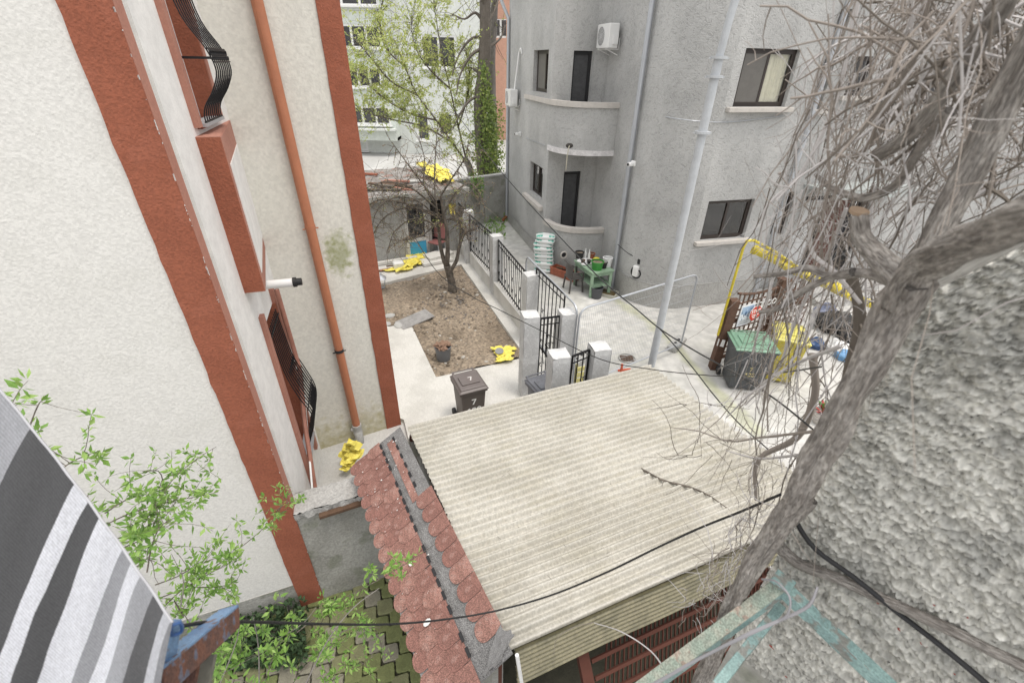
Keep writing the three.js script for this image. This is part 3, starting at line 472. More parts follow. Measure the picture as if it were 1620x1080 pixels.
  {
    const or = mottled(L3(.43, .165, .085), L3(.385, .145, .072), { N: 256, size: .6, rough: .5, bump: .0006, speck: .05 });
    const x = u => Fp.M.clone(), P = (u, y, z) => V(u, y, z).applyMatrix4(Fp.M);
    const pts = [[.54, 8.6], [.56, 6.3], [.60, 3.85], [.63, 1.9], [.65, .32]].map(([u, y]) => P(u, y, .085));
    const o = obj('rain_pipe', tube(pts, .063, { seg: 16, smooth: false }), or, B);
    for (const y of [1.88, 3.86]) { const c = P(mix(.65, .60, (y - .32) / 3.5), y, .085); obj('pipe_clamp', [cyl(c, c.clone().add(V(0, .05, 0)), .068, .068, 16), bar(c.clone().addScaledVector(Fp.U, -.1), c.clone().addScaledVector(Fp.U, .1), .014)], y > 3 ? or : M.rubber, o); }
    const q = P(.65, .33, .085), g = mottled(L3(.45, .45, .44), L3(.38, .38, .37), { N: 128, size: .3 });
    obj('pipe_shoe', [tube([q, q.clone().add(V(0, -.12, .0)), q.clone().add(V(.03, -.2, .05)), q.clone().add(V(.02, -.36, .06))], [.074, .078, .072, .075], { seg: 14 }), cyl(q.clone().add(V(0, -.02, 0)), q.clone().add(V(0, .03, 0)), .08, .08, 14), tube([q.clone().add(V(0, -.1, 0)), q.clone().add(V(-.1, -.05, .03))], .04, { seg: 10 })], g, o);
  }
}
// old wall closing the court, its cap at hand height above the garden
{
  const t = thing('boundary_wall', 'old cracked grey court wall with a concrete cap between cream house and shed', 'wall');
  const a = V(FC[0] + .012, 0, FC[1] + .004), e = V(WB[0], 0, WB[1]), F = frameOf([a.x, a.z], [e.x, e.z]), CT = pl(531, 792, a, e).y;
  obj('wall', wallSeg([a.x, a.z], [e.x, e.z], CY - .1, CT - .1, [], .3), M.oldwall, t);
  const cp = new THREE.BoxGeometry(F.L, .1, .34, 40, 1, 6), p = cp.attributes.position, r = rng(3); for (let i = 0; i < p.count; i++) { if (p.getZ(i) > .16) p.setZ(i, .17 + rr(-.02, .02, r)); p.setY(i, p.getY(i) + rr(-.008, .008, r)); } cp.computeVertexNormals();
  obj('cap', at(boxUV(cp), F.L / 2, CT - .05, -.14).applyMatrix4(F.M), M.plinth, t);
  const pk = tag(obj('plank', rbox(.62, .05, .07, .008, 0, 0, 0), M.wood), 'narrow dark red board fixed under the wall cap beside the shed eave', 'board'); pk.position.copy(V(.58, CT - .11, .06).applyMatrix4(F.M)); pk.rotation.y = -Math.atan2(F.U.z, F.U.x); pk.rotation.z = .03;
}
// ---------------------------------------------------------------- back of the garden
const SD = V(.875, 0, -.484).normalize(), SL = V(-5.6, 0, -13.4);
{
  const t = thing('garden_shed', 'low grey shed with flat littered roof and white door at the back of the garden', 'shed');
  const s0 = gd(600, 418, .1), s1 = s0.clone().addScaledVector(SD, 3.0), l = s0.clone().addScaledVector(SD, -1.6), F = frameOf([l.x, l.z], [s1.x, s1.z]);
  const u = x => pl(x, 380, l, s1).sub(l).dot(F.U), dl = u(643), dr = u(679);
  obj('wall', [wallSeg([l.x, l.z], [s1.x, s1.z], 0, 2.15, [[dl, dr, .1, 2.0], [u(684), u(708), .1, 1.95]], .2), wallSeg([s1.x - F.N.x * .2, s1.z - F.N.z * .2], [s1.x - F.N.x * 3.6, s1.z - F.N.z * 3.6], 0, 2.15, [], .2)], M.plinth, t);
  const put = g => g.applyMatrix4(F.M);
  const rf = new THREE.BoxGeometry(F.L + .3, .14, 4.1, 30, 1, 30), p = rf.attributes.position, r = rng(9); for (let i = 0; i < p.count; i++) p.setY(i, p.getY(i) + rr(-.02, .02, r)); rf.computeVertexNormals();
  obj('roof', put(at(boxUV(rf), F.L / 2, 2.24, -1.75)), mottled(L3(.30, .285, .27), L3(.20, .18, .165), { size: 1.4, seed: 91, c: L3(.33, .10, .06), cAmt: .45, speck: .25, bump: .02 }), t);
  obj('roof_edge', put(box(F.L + .3, .16, .05, F.L / 2, 2.25, .33)), M.oldwall, t);
  const wh = mottled(L3(.66, .65, .64), L3(.50, .49, .47), { N: 256, size: .5, speck: .15 });
  const d = obj('door', [box(.1, 1.9, .07, dl + .05, 1.05, -.05), box(.1, 1.9, .07, dr - .05, 1.05, -.05), box(dr - dl - .2, .1, .07, (dl + dr) / 2, 1.95, -.05), box(dr - dl - .2, .1, .07, (dl + dr) / 2, .15, -.05), box(dr - dl - .2, .1, .07, (dl + dr) / 2, .72, -.05)].map(put), wh, t);
  obj('blue_panel', put(box(dr - dl - .2, .46, .03, (dl + dr) / 2, .44, -.05)), plain(.06, .36, .62, .6), d);
  obj('pane', put(box(dr - dl - .2, 1.13, .006, (dl + dr) / 2, 1.335, -.06)), M.glass, d);
  obj('dark_room', put(box(2.2, 2, .02, (dl + dr) / 2 + .3, 1.1, -1.2)), M.room, t);
  // junk on the roof
  const rj = rng(12), cols = [M.terra2, M.wood, M.concrete, M.bark, M.terra];
  for (let i = 0; i < 9; i++) { const m = cols[i % 5], w = rr(.5, 1.6, rj), b = obj('roof_plank', box(w, .05, rr(.1, .3, rj)), m); b.position.copy(V(rr(1.0, 4.0, rj), 2.33 + i * .012, rr(-3, -.2, rj)).applyMatrix4(F.M)); b.rotation.set(0, rr(-.5, 1.0, rj), rr(-.04, .04, rj)); tag(b, ['faded red', 'dark brown', 'pale grey', 'weathered brown', 'brick red'][i % 5] + ' board lying loose on the flat garden shed roof', 'board', ['faded red', 'dark brown', 'pale grey', 'weathered brown', 'brick red'][i % 5] + ' boards on the garden shed roof'); }
  const A = gd(660, 262, 2.45), Bq = gd(702, 265, 2.5), Cq = gd(716, 290, 2.35), D = gd(688, 290, 2.35);
  const tp = obj('tarp', [crumple(A, Bq, Cq, D, 16, .22, 4), crumple(gd(702, 272, 2.5), gd(716, 274, 2.5), pl(722, 338, l.clone().add(V(.3, 0, .2)), s1.clone().add(V(.3, 0, .2))), pl(712, 336, l.clone().add(V(.3, 0, .2)), s1.clone().add(V(.3, 0, .2))), 14, .08, 5)], M.yellowfilm); tag(tp, 'yellow plastic tarp draped over the right edge of the shed roof', 'tarp');
  // raised slab before the shed
  const f0 = gd(560, 459, .16), f1 = gd(744, 414, .16); struct('platform', prism([[f0.x, f0.z], [f1.x, f1.z], [s1.x, s1.z + .02], [l.x, l.z]], 0, .16), M.cast);
}
{ // things left on the platform
  const on = (x, y, Y = .17) => gd(x, y, Y);
  tag(obj('plastic_sheet', [crumple(on(626, 433), on(668, 420), on(672, 404), on(650, 406), 14, .2, 21), crumple(on(605, 430), on(650, 430), on(660, 418), on(628, 424), 10, .12, 22)], M.yellowfilm), 'yellow plastic sheet heaped on the platform in front of the shed door', 'plastic sheet');
  const wb = tag(obj('cement_block', rbox(.34, .26, .28, .06), M.pvc), 'small white block resting on the yellow sheet before the shed', 'block'); wb.position.copy(on(631, 424).add(V(0, .1, 0))); wb.rotation.y = .4;
  for (const [x, y, w, d, k] of [[690, 414, 1.05, .5, 0], [694, 409, .9, .5, 1]]) { const s = tag(obj('concrete_slab', rbox(w, .09, d, .01), M.cast), k ? 'upper pale concrete slab of the two stacked on the platform right of the shed door' : 'lower pale concrete slab under another on the platform right of the shed door', 'slab'); s.position.copy(on(x, y).add(V(0, .05 + k * .1, 0))); s.rotation.y = .55 + k * .12; s.rotation.z = k * .05; }
  const bm = tag(obj('timber_beam', rbox(1.7, .1, .14, .01), M.cast), 'long pale beam lying along the shed wall on the platform', 'beam'); bm.position.copy(on(620, 416).add(V(0, .06, 0))); bm.rotation.y = .5;
  const rr1 = rng(44), cols = [M.wood, M.terra2, M.cast]; for (let i = 0; i < 4; i++) { const b = obj('scrap_board', rbox(rr(.4, .8, rr1), .03, .09, .006), cols[i % 3]); b.position.copy(on(603 + i * 8, 429 - i * 2).add(V(0, .02 + i * .02, 0))); b.rotation.y = rr(.1, .9, rr1); tag(b, ['dark scrap board lying leftmost on the littered platform', 'reddish scrap board among the litter on the platform', 'pale scrap board among the litter on the platform', 'dark scrap board nearest the white block on the platform'][i], 'board'); }
  const rd = thing('red_chair', 'faded red folding seat leaning by the shed wall behind the fruit tree', 'chair', on(692, 402), -.5); obj('seat', rbox(.46, .05, .42, .02, 0, .44, 0), plain(.27, .11, .105, .7), rd); obj('backrest', rbox(.46, .5, .04, .02, 0, .78, -.2, 0, -.15), plain(.29, .12, .115, .7), rd); for (const [x, z] of [[-.2, .18], [.2, .18], [-.2, -.18], [.2, -.18]]) obj('leg', cyl(V(x, .42, z), V(x * 1.1, 0, z * 1.1), .014), M.galv, rd);
}
{ // concrete wall closing the yard at the back
  const a = gd(728, 288, 1.9), b = gb(.1, -.35), t = thing('back_wall', 'mid-height grey concrete wall between shed and grey house at the back', 'wall');
  obj('wall', wallSeg([a.x - 1.2, a.z + .5], b, 0, 1.86, [], .2), M.oldwall, t); obj('coping', wallSeg([a.x - 1.2, a.z + .53], [b[0], b[1] + .03], 1.86, 1.92, [], .26), M.plinth, t);
}
// ---------------------------------------------------------------- buildings far behind
{
  const Z = -36, A = V(-30, 0, Z), Bq = V(10, 0, Z), X = (x, y) => pl(x, y, A, Bq), B = thing('apartment_block', 'pale green rendered apartment block with rows of white windows behind the trees', 'apartment building');
  const gm = mottled(L3(.62, .66, .615), L3(.57, .61, .565), { N: 256, size: 3, speck: .03 }), gm2 = mottled(L3(.68, .70, .67), L3(.63, .65, .62), { N: 256, size: 3, speck: .03 });
  const holes = [], wins = [];
  const rect = (x0, y0, x1, y1, n) => { const a = X(x0, y0), b = X(x1, y1); const q = [a.x, b.x, b.y, a.y]; wins.push([q, n]); return q; };
  const split = X(612, 100).x, right = X(774, 120).x, PZ = Z + 1.2;
  const A2 = V(-30, 0, PZ), B2 = V(10, 0, PZ), X2 = (x, y) => pl(x, y, A2, B2);
  const rect2 = (x0, y0, x1, y1, n) => { const a = X2(x0, y0), b = X2(x1, y1); return [[a.x, b.x, b.y, a.y], n]; };
  const L = [rect2(505, -22, 599, 10, 3), rect2(528, 37, 605, 77, 3), rect2(545, 105, 605, 139, 3), rect2(548, 167, 619, 198, 3), rect2(420, 37, 500, 77, 3)];
  const Rr = [[X(664, 55).x, X(721, 60).x, X(690, 108).y, X(690, 55).y, 2], [X(657, 180).x, X(678, 180).x, X(668, 222).y, X(668, 177).y, 1], [X(692, 180).x, X(716, 180).x, X(704, 215).y, X(704, 178).y, 1]];
  const sp2 = X2(616, 100).x, soff = X2(590, 222).y;
  obj('wall', [wallSeg([-24, PZ], [sp2, PZ], soff, 19, L.map(([q]) => [q[0] + 24, q[1] + 24, q[2], q[3]]), .3), wallSeg([sp2, PZ - .3], [sp2, Z], soff, 19), box(sp2 + 24, .2, 1.2, (sp2 - 24) / 2, soff + .1, Z + .55)], gm, B);
  obj('wall', [wallSeg([-24, Z], [right, Z], 0, 19, Rr.map(q => [q[0] + 24, q[1] + 24, q[2], q[3]]), .3), wallSeg([right, Z - .3], [right, Z - 9], 0, 19)], gm2, B);
  obj('roof', box(right + 24, .3, 10, (right - 24) / 2, 19.15, Z - 4.4), M.concrete, B);
  obj('ledge', box(sp2 + 24, .12, .5, (sp2 - 24) / 2, soff + .75, PZ + .25), gm2, B);
  const w1 = ([a, b, c, d], z, n) => {
    const f = obj('window', [box(b - a, .12, .12, (a + b) / 2, c + .06, z - .1), box(b - a, .12, .12, (a + b) / 2, d - .06, z - .1), ...Array.from({ length: n + 1 }, (_, i) => box(.13, d - c - .24, .12, mix(a + .065, b - .065, i / n), (c + d) / 2, z - .1))], M.pvc, B);
    for (let i = 0; i < n; i++) obj('pane', box((b - a) / n - .13, d - c - .24, .01, mix(a, b, (i + .5) / n), (c + d) / 2, z - .11), M.glass, f);
    obj('sill', box(b - a + .2, .07, .25, (a + b) / 2, c - .04, z + .1), M.pvc, f); obj('dark_room', box(b - a, d - c, .02, (a + b) / 2, (c + d) / 2, z - .9), M.room, f);
  };
  for (const [q, n] of L) w1(q, PZ, n); for (const q of Rr) w1(q, Z, q[4]);
  for (const [x0, x1, y0, y1] of [[560, 583, 222, 238], [560, 577, 246, 262]]) { const a = X(x0, y0), b = X(x1, y1); w1([a.x, b.x, b.y, a.y], Z + .05, 1); }
}
{
  const Z = -44, B = thing('orange_building', 'salmon orange building seen as a sliver beside the grey house', 'apartment building'), a = V(-5, 0, Z), b = V(5, 0, Z), x0 = pl(740, 100, a, b).x, x1 = pl(840, 100, a, b).x;
  const q = [pl(783, 38, a, b).x, pl(801, 38, a, b).x, pl(790, 60, a, b).y, pl(790, 30, a, b).y];
  obj('wall', wallSeg([x0, Z], [x1, Z], 0, 18, [[q[0] - x0, q[1] - x0, q[2], q[3]]]), mottled(L3(.58, .34, .26), L3(.52, .30, .22), { N: 256, speck: .05 }), B);
  const f = obj('window', [box(q[1] - q[0], .15, .1, (q[0] + q[1]) / 2, q[2] + .07, Z - .1), box(.15, q[3] - q[2], .1, (q[0] + q[1]) / 2, (q[2] + q[3]) / 2, Z - .1)], M.pvc, B); obj('pane', box(q[1] - q[0], q[3] - q[2], .01, (q[0] + q[1]) / 2, (q[2] + q[3]) / 2, Z - .16), M.glass, f); obj('dark_room', box(q[1] - q[0], q[3] - q[2], .01, (q[0] + q[1]) / 2, (q[2] + q[3]) / 2, Z - 1), M.room, f);
}
// ---------------------------------------------------------------- garden fence, gate, pillars
function postGeo(w, h, seed) { const g = new THREE.BoxGeometry(w, h, w, 3, 8, 3), p = g.attributes.position, r = rng(seed); for (let i = 0; i < p.count; i++) { const top = p.getY(i) > h / 2 - .01; p.setX(i, p.getX(i) + rr(-.006, .006, r)); p.setZ(i, p.getZ(i) + rr(-.006, .006, r)); if (top) p.setY(i, p.getY(i) + rr(-.012, .012, r)); } g.computeVertexNormals(); return boxUV(g).translate(0, h / 2, 0); }
const PT = { A: gd(740, 333, 1.85), B: gd(785, 372, 1.85), C: gd(840, 434, 1.85), D: gd(839, 499, 1.85), E: gd(898, 493, 1.85), F: gd(885, 560, 1.85), G: gd(949, 548, 1.85) };
for (const k in PT) PT[k].y = 0;
const turnOf = (a, b) => -Math.atan2(b.z - a.z, b.x - a.x);
function railing(parent, name, a, b, y0, y1, n, scroll) { // upright bars between a and b
  const d = b.clone().sub(a).setY(0), U = d.clone().normalize(), q = (t, y) => a.clone().setY(0).addScaledVector(d, t).setY(y);
  const pn = obj(name, [bar(q(0, y1), q(1, y1), .03), bar(q(0, y0 + .08), q(1, y0 + .08), .025), bar(q(0, y1 - .14), q(1, y1 - .14), .016)], M.iron, parent);
  for (let i = 0; i <= n; i++) obj('bar', bar(q(i / n, y0), q(i / n, y1), i === 0 || i === n ? .03 : .018), M.iron, pn);
  if (scroll) for (let i = 0; i < n; i += 2) { const c = [], tu = Math.atan2(-U.z, U.x); for (const yy of [y0 + .28, y0 + .6 + (i % 4) * .22]) for (const s of [-1, 1]) c.push(at(new THREE.TorusGeometry(.045, .006, 5, 14, 4.6), 0, yy, 0, 0)); const g = mergeGeometries(c.map((k, j) => prep(k.translate(j % 2 ? .03 : -.03, 0, 0).rotateY(tu).translate(q((i + .5) / n, 0).x, 0, q((i + .5) / n, 0).z)))); obj('scroll', g, M.iron, pn, 'stuff'); }
  return pn;
}
{
  const t = thing('garden_fence', 'concrete garden fence with square posts, low wall and black iron railings beside the soil', 'fence');
  const ry = turnOf(PT.A, PT.C), dir = PT.C.clone().sub(PT.A).normalize(), A0 = PT.A.clone().addScaledVector(dir, -2.3);
  [PT.A, PT.B, PT.C, A0].forEach((p, i) => { const o = obj('post', postGeo(.3, i === 2 ? 1.87 : 1.85, 20 + i).rotateY(ry), M.post, t); o.position.copy(p); });
  const n = V(-dir.z, 0, dir.x), m = V(); if (n.x > 0) n.negate();          // towards the garden
  const lw = (a, b, y1, th, off, m2, nm) => { const c = a.clone().add(b).multiplyScalar(.5).addScaledVector(n, off); const g = box(a.distanceTo(b), y1, th, 0, y1 / 2, 0, ry); const o = obj(nm, g, m2, t); o.position.copy(c); };
  for (const [a, b] of [[A0, PT.A], [PT.A, PT.B], [PT.B, PT.C]]) lw(a.clone().addScaledVector(dir, .15), b.clone().addScaledVector(dir, -.15), .56, .16, 0, M.cast, 'low_wall');
  lw(A0, A0.clone().addScaledVector(dir, A0.distanceTo(PT.C) + 1.75), .15, .30, .17, M.cast, 'footing');
  for (const [a, b] of [[A0, PT.A], [PT.A, PT.B], [PT.B, PT.C]]) railing(t, 'railing', a.clone().addScaledVector(dir, .18), b.clone().addScaledVector(dir, -.18), .58, 1.78, 16, true);
}
const PG = 'square concrete gate pillars';
for (const [k, label] of [['D', 'tall concrete pillar at the near end of the soil, left of the narrow iron gate'], ['E', 'concrete pillar right of the narrow iron gate, behind the mesh panel'], ['F', 'concrete pillar just behind the corrugated roof, left of the short railing'], ['G', 'concrete pillar just behind the corrugated roof, right of the short railing']]) {
  const o = tag(obj('concrete_pillar', postGeo(.3, k === 'D' ? 1.88 : 1.86, 40 + k.charCodeAt(0)).rotateY(turnOf(PT.D, PT.E)), M.post), label, 'pillar', PG); o.position.copy(PT[k]);
}
{
  const side = V(.14, 0, .03);
  const t = thing('iron_gate', 'tall black iron gate with close upright bars standing open behind the near pillars', 'gate');
  railing(t, 'gate_leaf', gd(849, 424, 2.0).setY(0), gd(894, 466, 2.0).setY(0), .12, 2.0, 8, true);
  const u = thing('narrow_gate', 'narrow black iron gate leaf between the two middle concrete pillars', 'gate');
  railing(u, 'gate_leaf', PT.D.clone().add(V(.2, 0, -.02)), PT.E.clone().add(V(-.14, 0, .05)), .15, 1.78, 5, true);
  const v = thing('short_railing', 'short black iron railing between the two pillars beside the roof', 'railing');
  railing(v, 'rail_panel', PT.F.clone().add(V(.22, 0, -.02)), PT.G.clone().add(V(-.17, 0, .03)), .2, 1.8, 3, true);
}
// ---------------------------------------------------------------- mesh hoarding panels, pole
function meshPanel(label, a, b) {
  const t = thing('mesh_panel', label, 'mesh fence', [0, 0, 0], 0, 'temporary mesh fence panels'), d = b.clone().sub(a).setY(0), L = d.length(), U = d.clone().normalize(), q = (u, y) => a.clone().setY(y).addScaledVector(U, u), r = .18, y0 = .12, y1 = 2.0;
  const top = [q(0, y0), q(0, y1 - r), ...[.25, .5, .75].map(k => q(r - r * Math.cos(k * Math.PI / 2), y1 - r + r * Math.sin(k * Math.PI / 2))), q(r, y1), q(L - r, y1), ...[.75, .5, .25].map(k => q(L - r + r * Math.cos(k * Math.PI / 2), y1 - r + r * Math.sin(k * Math.PI / 2))), q(L, y1 - r), q(L, y0)];
  obj('frame', [tube(top, .021, { seg: 8, smooth: false }), cyl(q(0, y0 + .1), q(L, y0 + .1), .019)], M.galv, t);
  const w = []; for (let x = .05; x < L; x += .05) w.push(cyl(q(x, .22), q(x, 1.97),   .0019, .0019, 4)); for (let y = .3; y < 1.97; y += .19) w.push(cyl(q(0, y), q(L, y), .003, .003, 4)); obj('wire_mesh', w, M.galv, t, 'stuff'); return t;
}
{
  const TL = gd(918, 489, 2).setY(0), TR = gd(1105, 433, 2).setY(0);
  meshPanel('long galvanised mesh fence panel standing across the yard beside the grey pole', TL, TR);
  meshPanel('galvanised mesh fence panel running along the open iron gate', gd(833, 404, 2).setY(0), gd(914, 486, 2).setY(0));
  const fg = (p, l) => { const t = thing('panel_foot', l, 'fence foot', p, .9, 'concrete feet of the mesh panels'); obj('block', rbox(.7, .13, .24, .03, 0, .065, 0), M.plinth, t); for (const x of [-.1, .1]) obj('socket', cyl(V(x, .12, 0), V(x, .15, 0), .035, .035), M.rubber, t); };
  fg(gd(1070, 547), 'low concrete foot under the right end of the long mesh panel'); fg(gd(916, 572), 'low concrete foot where the two mesh panels meet');
  const p = hd(1025, 600, 6.95).setY(0), tp = hd(1138, 90, 6.95), tt = hd(1163, 2, 6.95);
  const t = thing('pole', 'tall pale grey steel pole rising behind the corrugated roof', 'pole');
  const m1 = V(tp.x, tp.y, tp.z); p.x = mix(p.x, m1.x, 0); 
  obj('shaft', tube([p, p.clone().lerp(m1, .5), m1], [.064, .06, .056], { seg: 18, smooth: false }), M.pole, t);
  const dir = m1.clone().sub(p).normalize();
  obj('upper_shaft', tube([m1, tt, tt.clone().add(V(.1, .4, 0)), tt.clone().add(V(.45, .8, -.05)), tt.clone().add(V(1.1, 1.0, -.1))], [.046, .045, .044, .042, .04], { seg: 16 }), M.pole, t);
  for (const y of [-.02, -.22, -.85]) { const c = m1.clone().addScaledVector(dir, y); obj('collar', [cyl(c, c.clone().addScaledVector(dir, .03), .098, .098, 18), bar(c.clone().add(V(-.12, .01, 0)), c.clone().add(V(.12, .01, 0)), .018)], M.pole, t); }
}
// ---------------------------------------------------------------- paved court and the lean-to with its corrugated roof
{
  const N = 512, n1 = fbm(N, 5, 5, 121), n2 = fbm(N, 80, 3, 122), n3 = fbm(N, 10, 4, 123);
  const pm = [0, 1, 2].map(i => mottled([L3(.21, .215, .11), L3(.25, .235, .18), L3(.17, .19, .075)][i], [L3(.15, .15, .08), L3(.175, .165, .125), L3(.125, .14, .055)][i], { N: 256, size: .35, per: 4, fine: 40, speck: .2, bump: .004, seed: 125 + i }));
  struct('court_ground', sheet([[-5.6, -6.8], [5.0, -6.8], [5.0, 1.5], [-5.6, 1.5]], CY - .06), mottled(L3(.09, .085, .06), L3(.06, .058, .04), { N: 256, size: .5, seed: 128 }));
  const pv = new THREE.Group(); pv.name = 'paving'; pv.userData.kind = 'structure'; scene.add(pv);
  // interlocking wavy pavers: one shape, turned by quarter steps, laid in rows
  const shape = w => { const s = new THREE.Shape(), n = 32; for (let i = 0; i < n; i++) { const a = i / n * Math.PI * 2, r = w * (1 + .13 * Math.cos(4 * a) + .05 * Math.cos(8 * a)); const x = r * Math.cos(a), y = r * Math.sin(a) * .92; i ? s.lineTo(x, y) : s.moveTo(x, y); } return s; };
  const geos = [0, 1, 2].map(k => { const g = new THREE.ExtrudeGeometry(shape(.112 + k * .002), { depth: .05, bevelEnabled: true, bevelSize: .008, bevelThickness: .008, bevelSegments: 1, curveSegments: 1 }); g.rotateX(-Math.PI / 2); g.deleteAttribute('uv'); return boxUV(g); });
  const r = rng(33), ca = Math.cos(.5), sa = Math.sin(.5); let n = 0;
  for (let i = -14; i < 12; i++) for (let j = -10; j < 14; j++) {
    const u = i * .232 + (j % 2 ? .116 : 0), v = j * .205, x = -1.9 + u * ca - v * sa, z = -2.9 + u * sa + v * ca;
    if (x < -3.6 || x > -.6 || z < -4.2 || z > -1.6 || n > 290) continue; n++;
    const o = new THREE.Mesh(geos[n % 3], pm[Math.floor(r() * 3)]); o.name = n > 1 ? `paver_${String(n).padStart(3, '0')}` : 'paver'; o.position.set(x, CY - .055 + rr(-.004, .006, r), z); o.rotation.set(rr(-.02, .02, r), -.5 + rr(-.04, .04, r) + (r() < .5 ? Math.PI / 2 : 0), rr(-.02, .02, r)); o.castShadow = o.receiveShadow = true; pv.add(o);
  }
}
const RF = { o: V(-.09, 1.7, -2.05), e1: V(.921, .008, -.389).normalize(), e2: V(-.46, 0, -.888).normalize() };
{
  const T = thing('lean_to', 'lean-to with a cream corrugated plastic roof and a red shingled strip along its left side', 'shed', [0, 0, 0]);
  const { o, e1, e2 } = RF, W = 3.92, Lb = 2.8, pitch = .0895, amp = .025, up = V().crossVectors(e1, e2).normalize(); if (up.y < 0) up.negate();
  // the profile across the waves: flat from the back, rolling down at the front
  const n1 = fbm(1024, 4, 5, 131), n2 = fbm(1024, 24, 4, 132), n3 = fbm(1024, 160, 2, 133), st = fbm(1024, 8, 4, 134);
  const fibre = tex(1024, [2.1, 2.1], (k, u, v) => { const j = Math.floor(v * 1024), i = Math.floor(u * 1024), s = st[((j * 9) & 1023) * 1024 + (i >> 1)]; let c = m3(L3(.46, .44, .39), L3(.39, .37, .32), sstep(.3, .7, n1[k])); c = m3(c, L3(.38, .35, .25), sstep(.5, .75, s) * .2); c = m3(c, L3(.38, .35, .29), sstep(.6, .74, n2[k]) * .25); return k3(c, 1 + (n3[k] - .5) * .2); });
  const fm = mat({ map: fibre, roughness: .48, bumpMap: tex(512, .5, k => n3[k], false), bumpScale: .001 });
  const fibre2 = mat({ map: tex(256, 1, k => k3(m3(L3(.22, .20, .125), L3(.16, .148, .09), sstep(.35, .65, fbm(256, 5, 4, 135)[k])), 1 + (fbm(256, 60, 2, 136)[k] - .5) * .2)), roughness: .5 });  // same plastic as the roof, darker: dirt plus shade put into the colour
  const corr = (prof, s0, s1, x0, x1, per, seed, ragged = 0) => { // prof(s) -> {p, n} in the e2/up plane
    const ns = Math.ceil((s1 - s0) / per * 10), nx = 26, pos = [], uv = [], idx = [], r = rng(seed), ph = r() * 6;
    for (let i = 0; i <= ns; i++) { const s = mix(s0, s1, i / ns), { p, n } = prof(s); const rag = ragged ? (rr(-1, 1, r) * ragged) : 0; for (let j = 0; j <= nx; j++) { const x = mix(x0 + rag, x1 + rag, j / nx), sag = .006 * Math.sin(x * 1.7 + ph) + .004 * Math.sin(x * 4 + s * 2), q = p.clone().addScaledVector(e1, x).addScaledVector(n, amp * Math.cos(s / per * 6.2832) + sag); pos.push(q.x, q.y, q.z); uv.push(x, s); } }
    for (let i = 0; i < ns; i++) for (let j = 0; j < nx; j++) { const a = i * (nx + 1) + j, b = a + nx + 1; idx.push(a, a + 1, b, b, a + 1, b + 1); }
    const g = new THREE.BufferGeometry(); g.setAttribute('position', new THREE.Float32BufferAttribute(pos, 3)); g.setAttribute('uv', new THREE.Float32BufferAttribute(uv, 2)); g.setIndex(idx); g.computeVertexNormals(); return g.toNonIndexed();
  };
  const rollR = .4, rollA = .8, S0 = -.04;
  const prof = s => { if (s >= -S0) return { p: o.clone().addScaledVector(e2, s), n: up }; const q = -s - S0, a = Math.min(rollA, q / rollR), rest = q - a * rollR; const f = S0 + rollR * Math.sin(a) + rest * Math.cos(a), d = rollR * (1 - Math.cos(a)) + rest * Math.sin(a); return { p: o.clone().addScaledVector(e2, -f).addScaledVector(up, -d), n: up.clone().multiplyScalar(Math.cos(a)).addScaledVector(e2, -Math.sin(a)) }; };
  obj('corrugated_sheet', corr(prof, -.21, 1.02, 0, W, pitch, 1, .006), fm, T);
  obj('corrugated_sheet', corr(s => { const q = prof(s); q.p.addScaledVector(up, -.006 - .004); return q; }, .93, Lb, 0.01, W - .02, pitch, 2, .006), fm, T);
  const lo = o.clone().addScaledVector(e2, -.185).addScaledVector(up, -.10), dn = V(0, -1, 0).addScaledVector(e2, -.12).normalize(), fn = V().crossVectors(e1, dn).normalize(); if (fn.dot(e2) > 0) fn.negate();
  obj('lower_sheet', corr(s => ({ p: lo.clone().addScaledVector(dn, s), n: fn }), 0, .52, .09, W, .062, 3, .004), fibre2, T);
  // timber under the roof, posts, back and side walls
  const pt = (x, s, y) => { const q = o.clone().addScaledVector(e1, x).addScaledVector(e2, s); return V(q.x, y === undefined ? q.y : y, q.z); };
  for (const s of [.22, 1.0, 1.9, 2.7]) obj('rafter', bar(pt(.02, s).add(V(0, -.1, 0)), pt(W - .05, s).add(V(0, -.1, 0)), .05, .07), M.wood, T);
  const br = mottled(L3(.115, .04, .026), L3(.085, .031, .021), { N: 256, size: .6, speck: .1, bump: .001 });
  for (const [x, s] of [[.06, .1], [W - .1, .1], [.06, 2.7], [W - .1, 2.7]]) obj('post', bar(pt(x, s, CY - .05), pt(x, s).add(V(0, -.09, 0)), .09), br, T);
  const b0 = pt(0, 2.75, 0), b1 = pt(W, 2.75, 0), q0 = pt(-.02, .05, 0);
  obj('back_wall', wallSeg([b0.x, b0.z], [b1.x, b1.z], CY - .06, 1.35, [], .12), M.oldwall, T);
  obj('side_wall', wallSeg([b0.x, b0.z], [q0.x, q0.z], CY - .06, 1.52, [], .12), M.oldwall, T);
  // lattice screen in the shade: rails and crossing laths, every one a part
  {
    const s = .2, A = pt(.95, s, 0), Bq = pt(W - .15, s, 0), F = frameOf([A.x, A.z], [Bq.x, Bq.z]), y0 = -.55, y1 = .95; F.M.multiply(new THREE.Matrix4().makeTranslation(0, y1, 0)).multiply(new THREE.Matrix4().makeRotationX(-.6)).multiply(new THREE.Matrix4().makeTranslation(0, -y1, 0));
    const lt = obj('lattice_frame', box(.12, y1 - y0 + .2, .07, 0, (y0 + y1) / 2 - .05, 0).applyMatrix4(F.M), br, T);
    for (let i = 0; i < 9; i++) obj('rail', box(F.L - .16, .04, .025, F.L / 2, mix(y0, y1, i / 8), .012).applyMatrix4(F.M), br, lt);
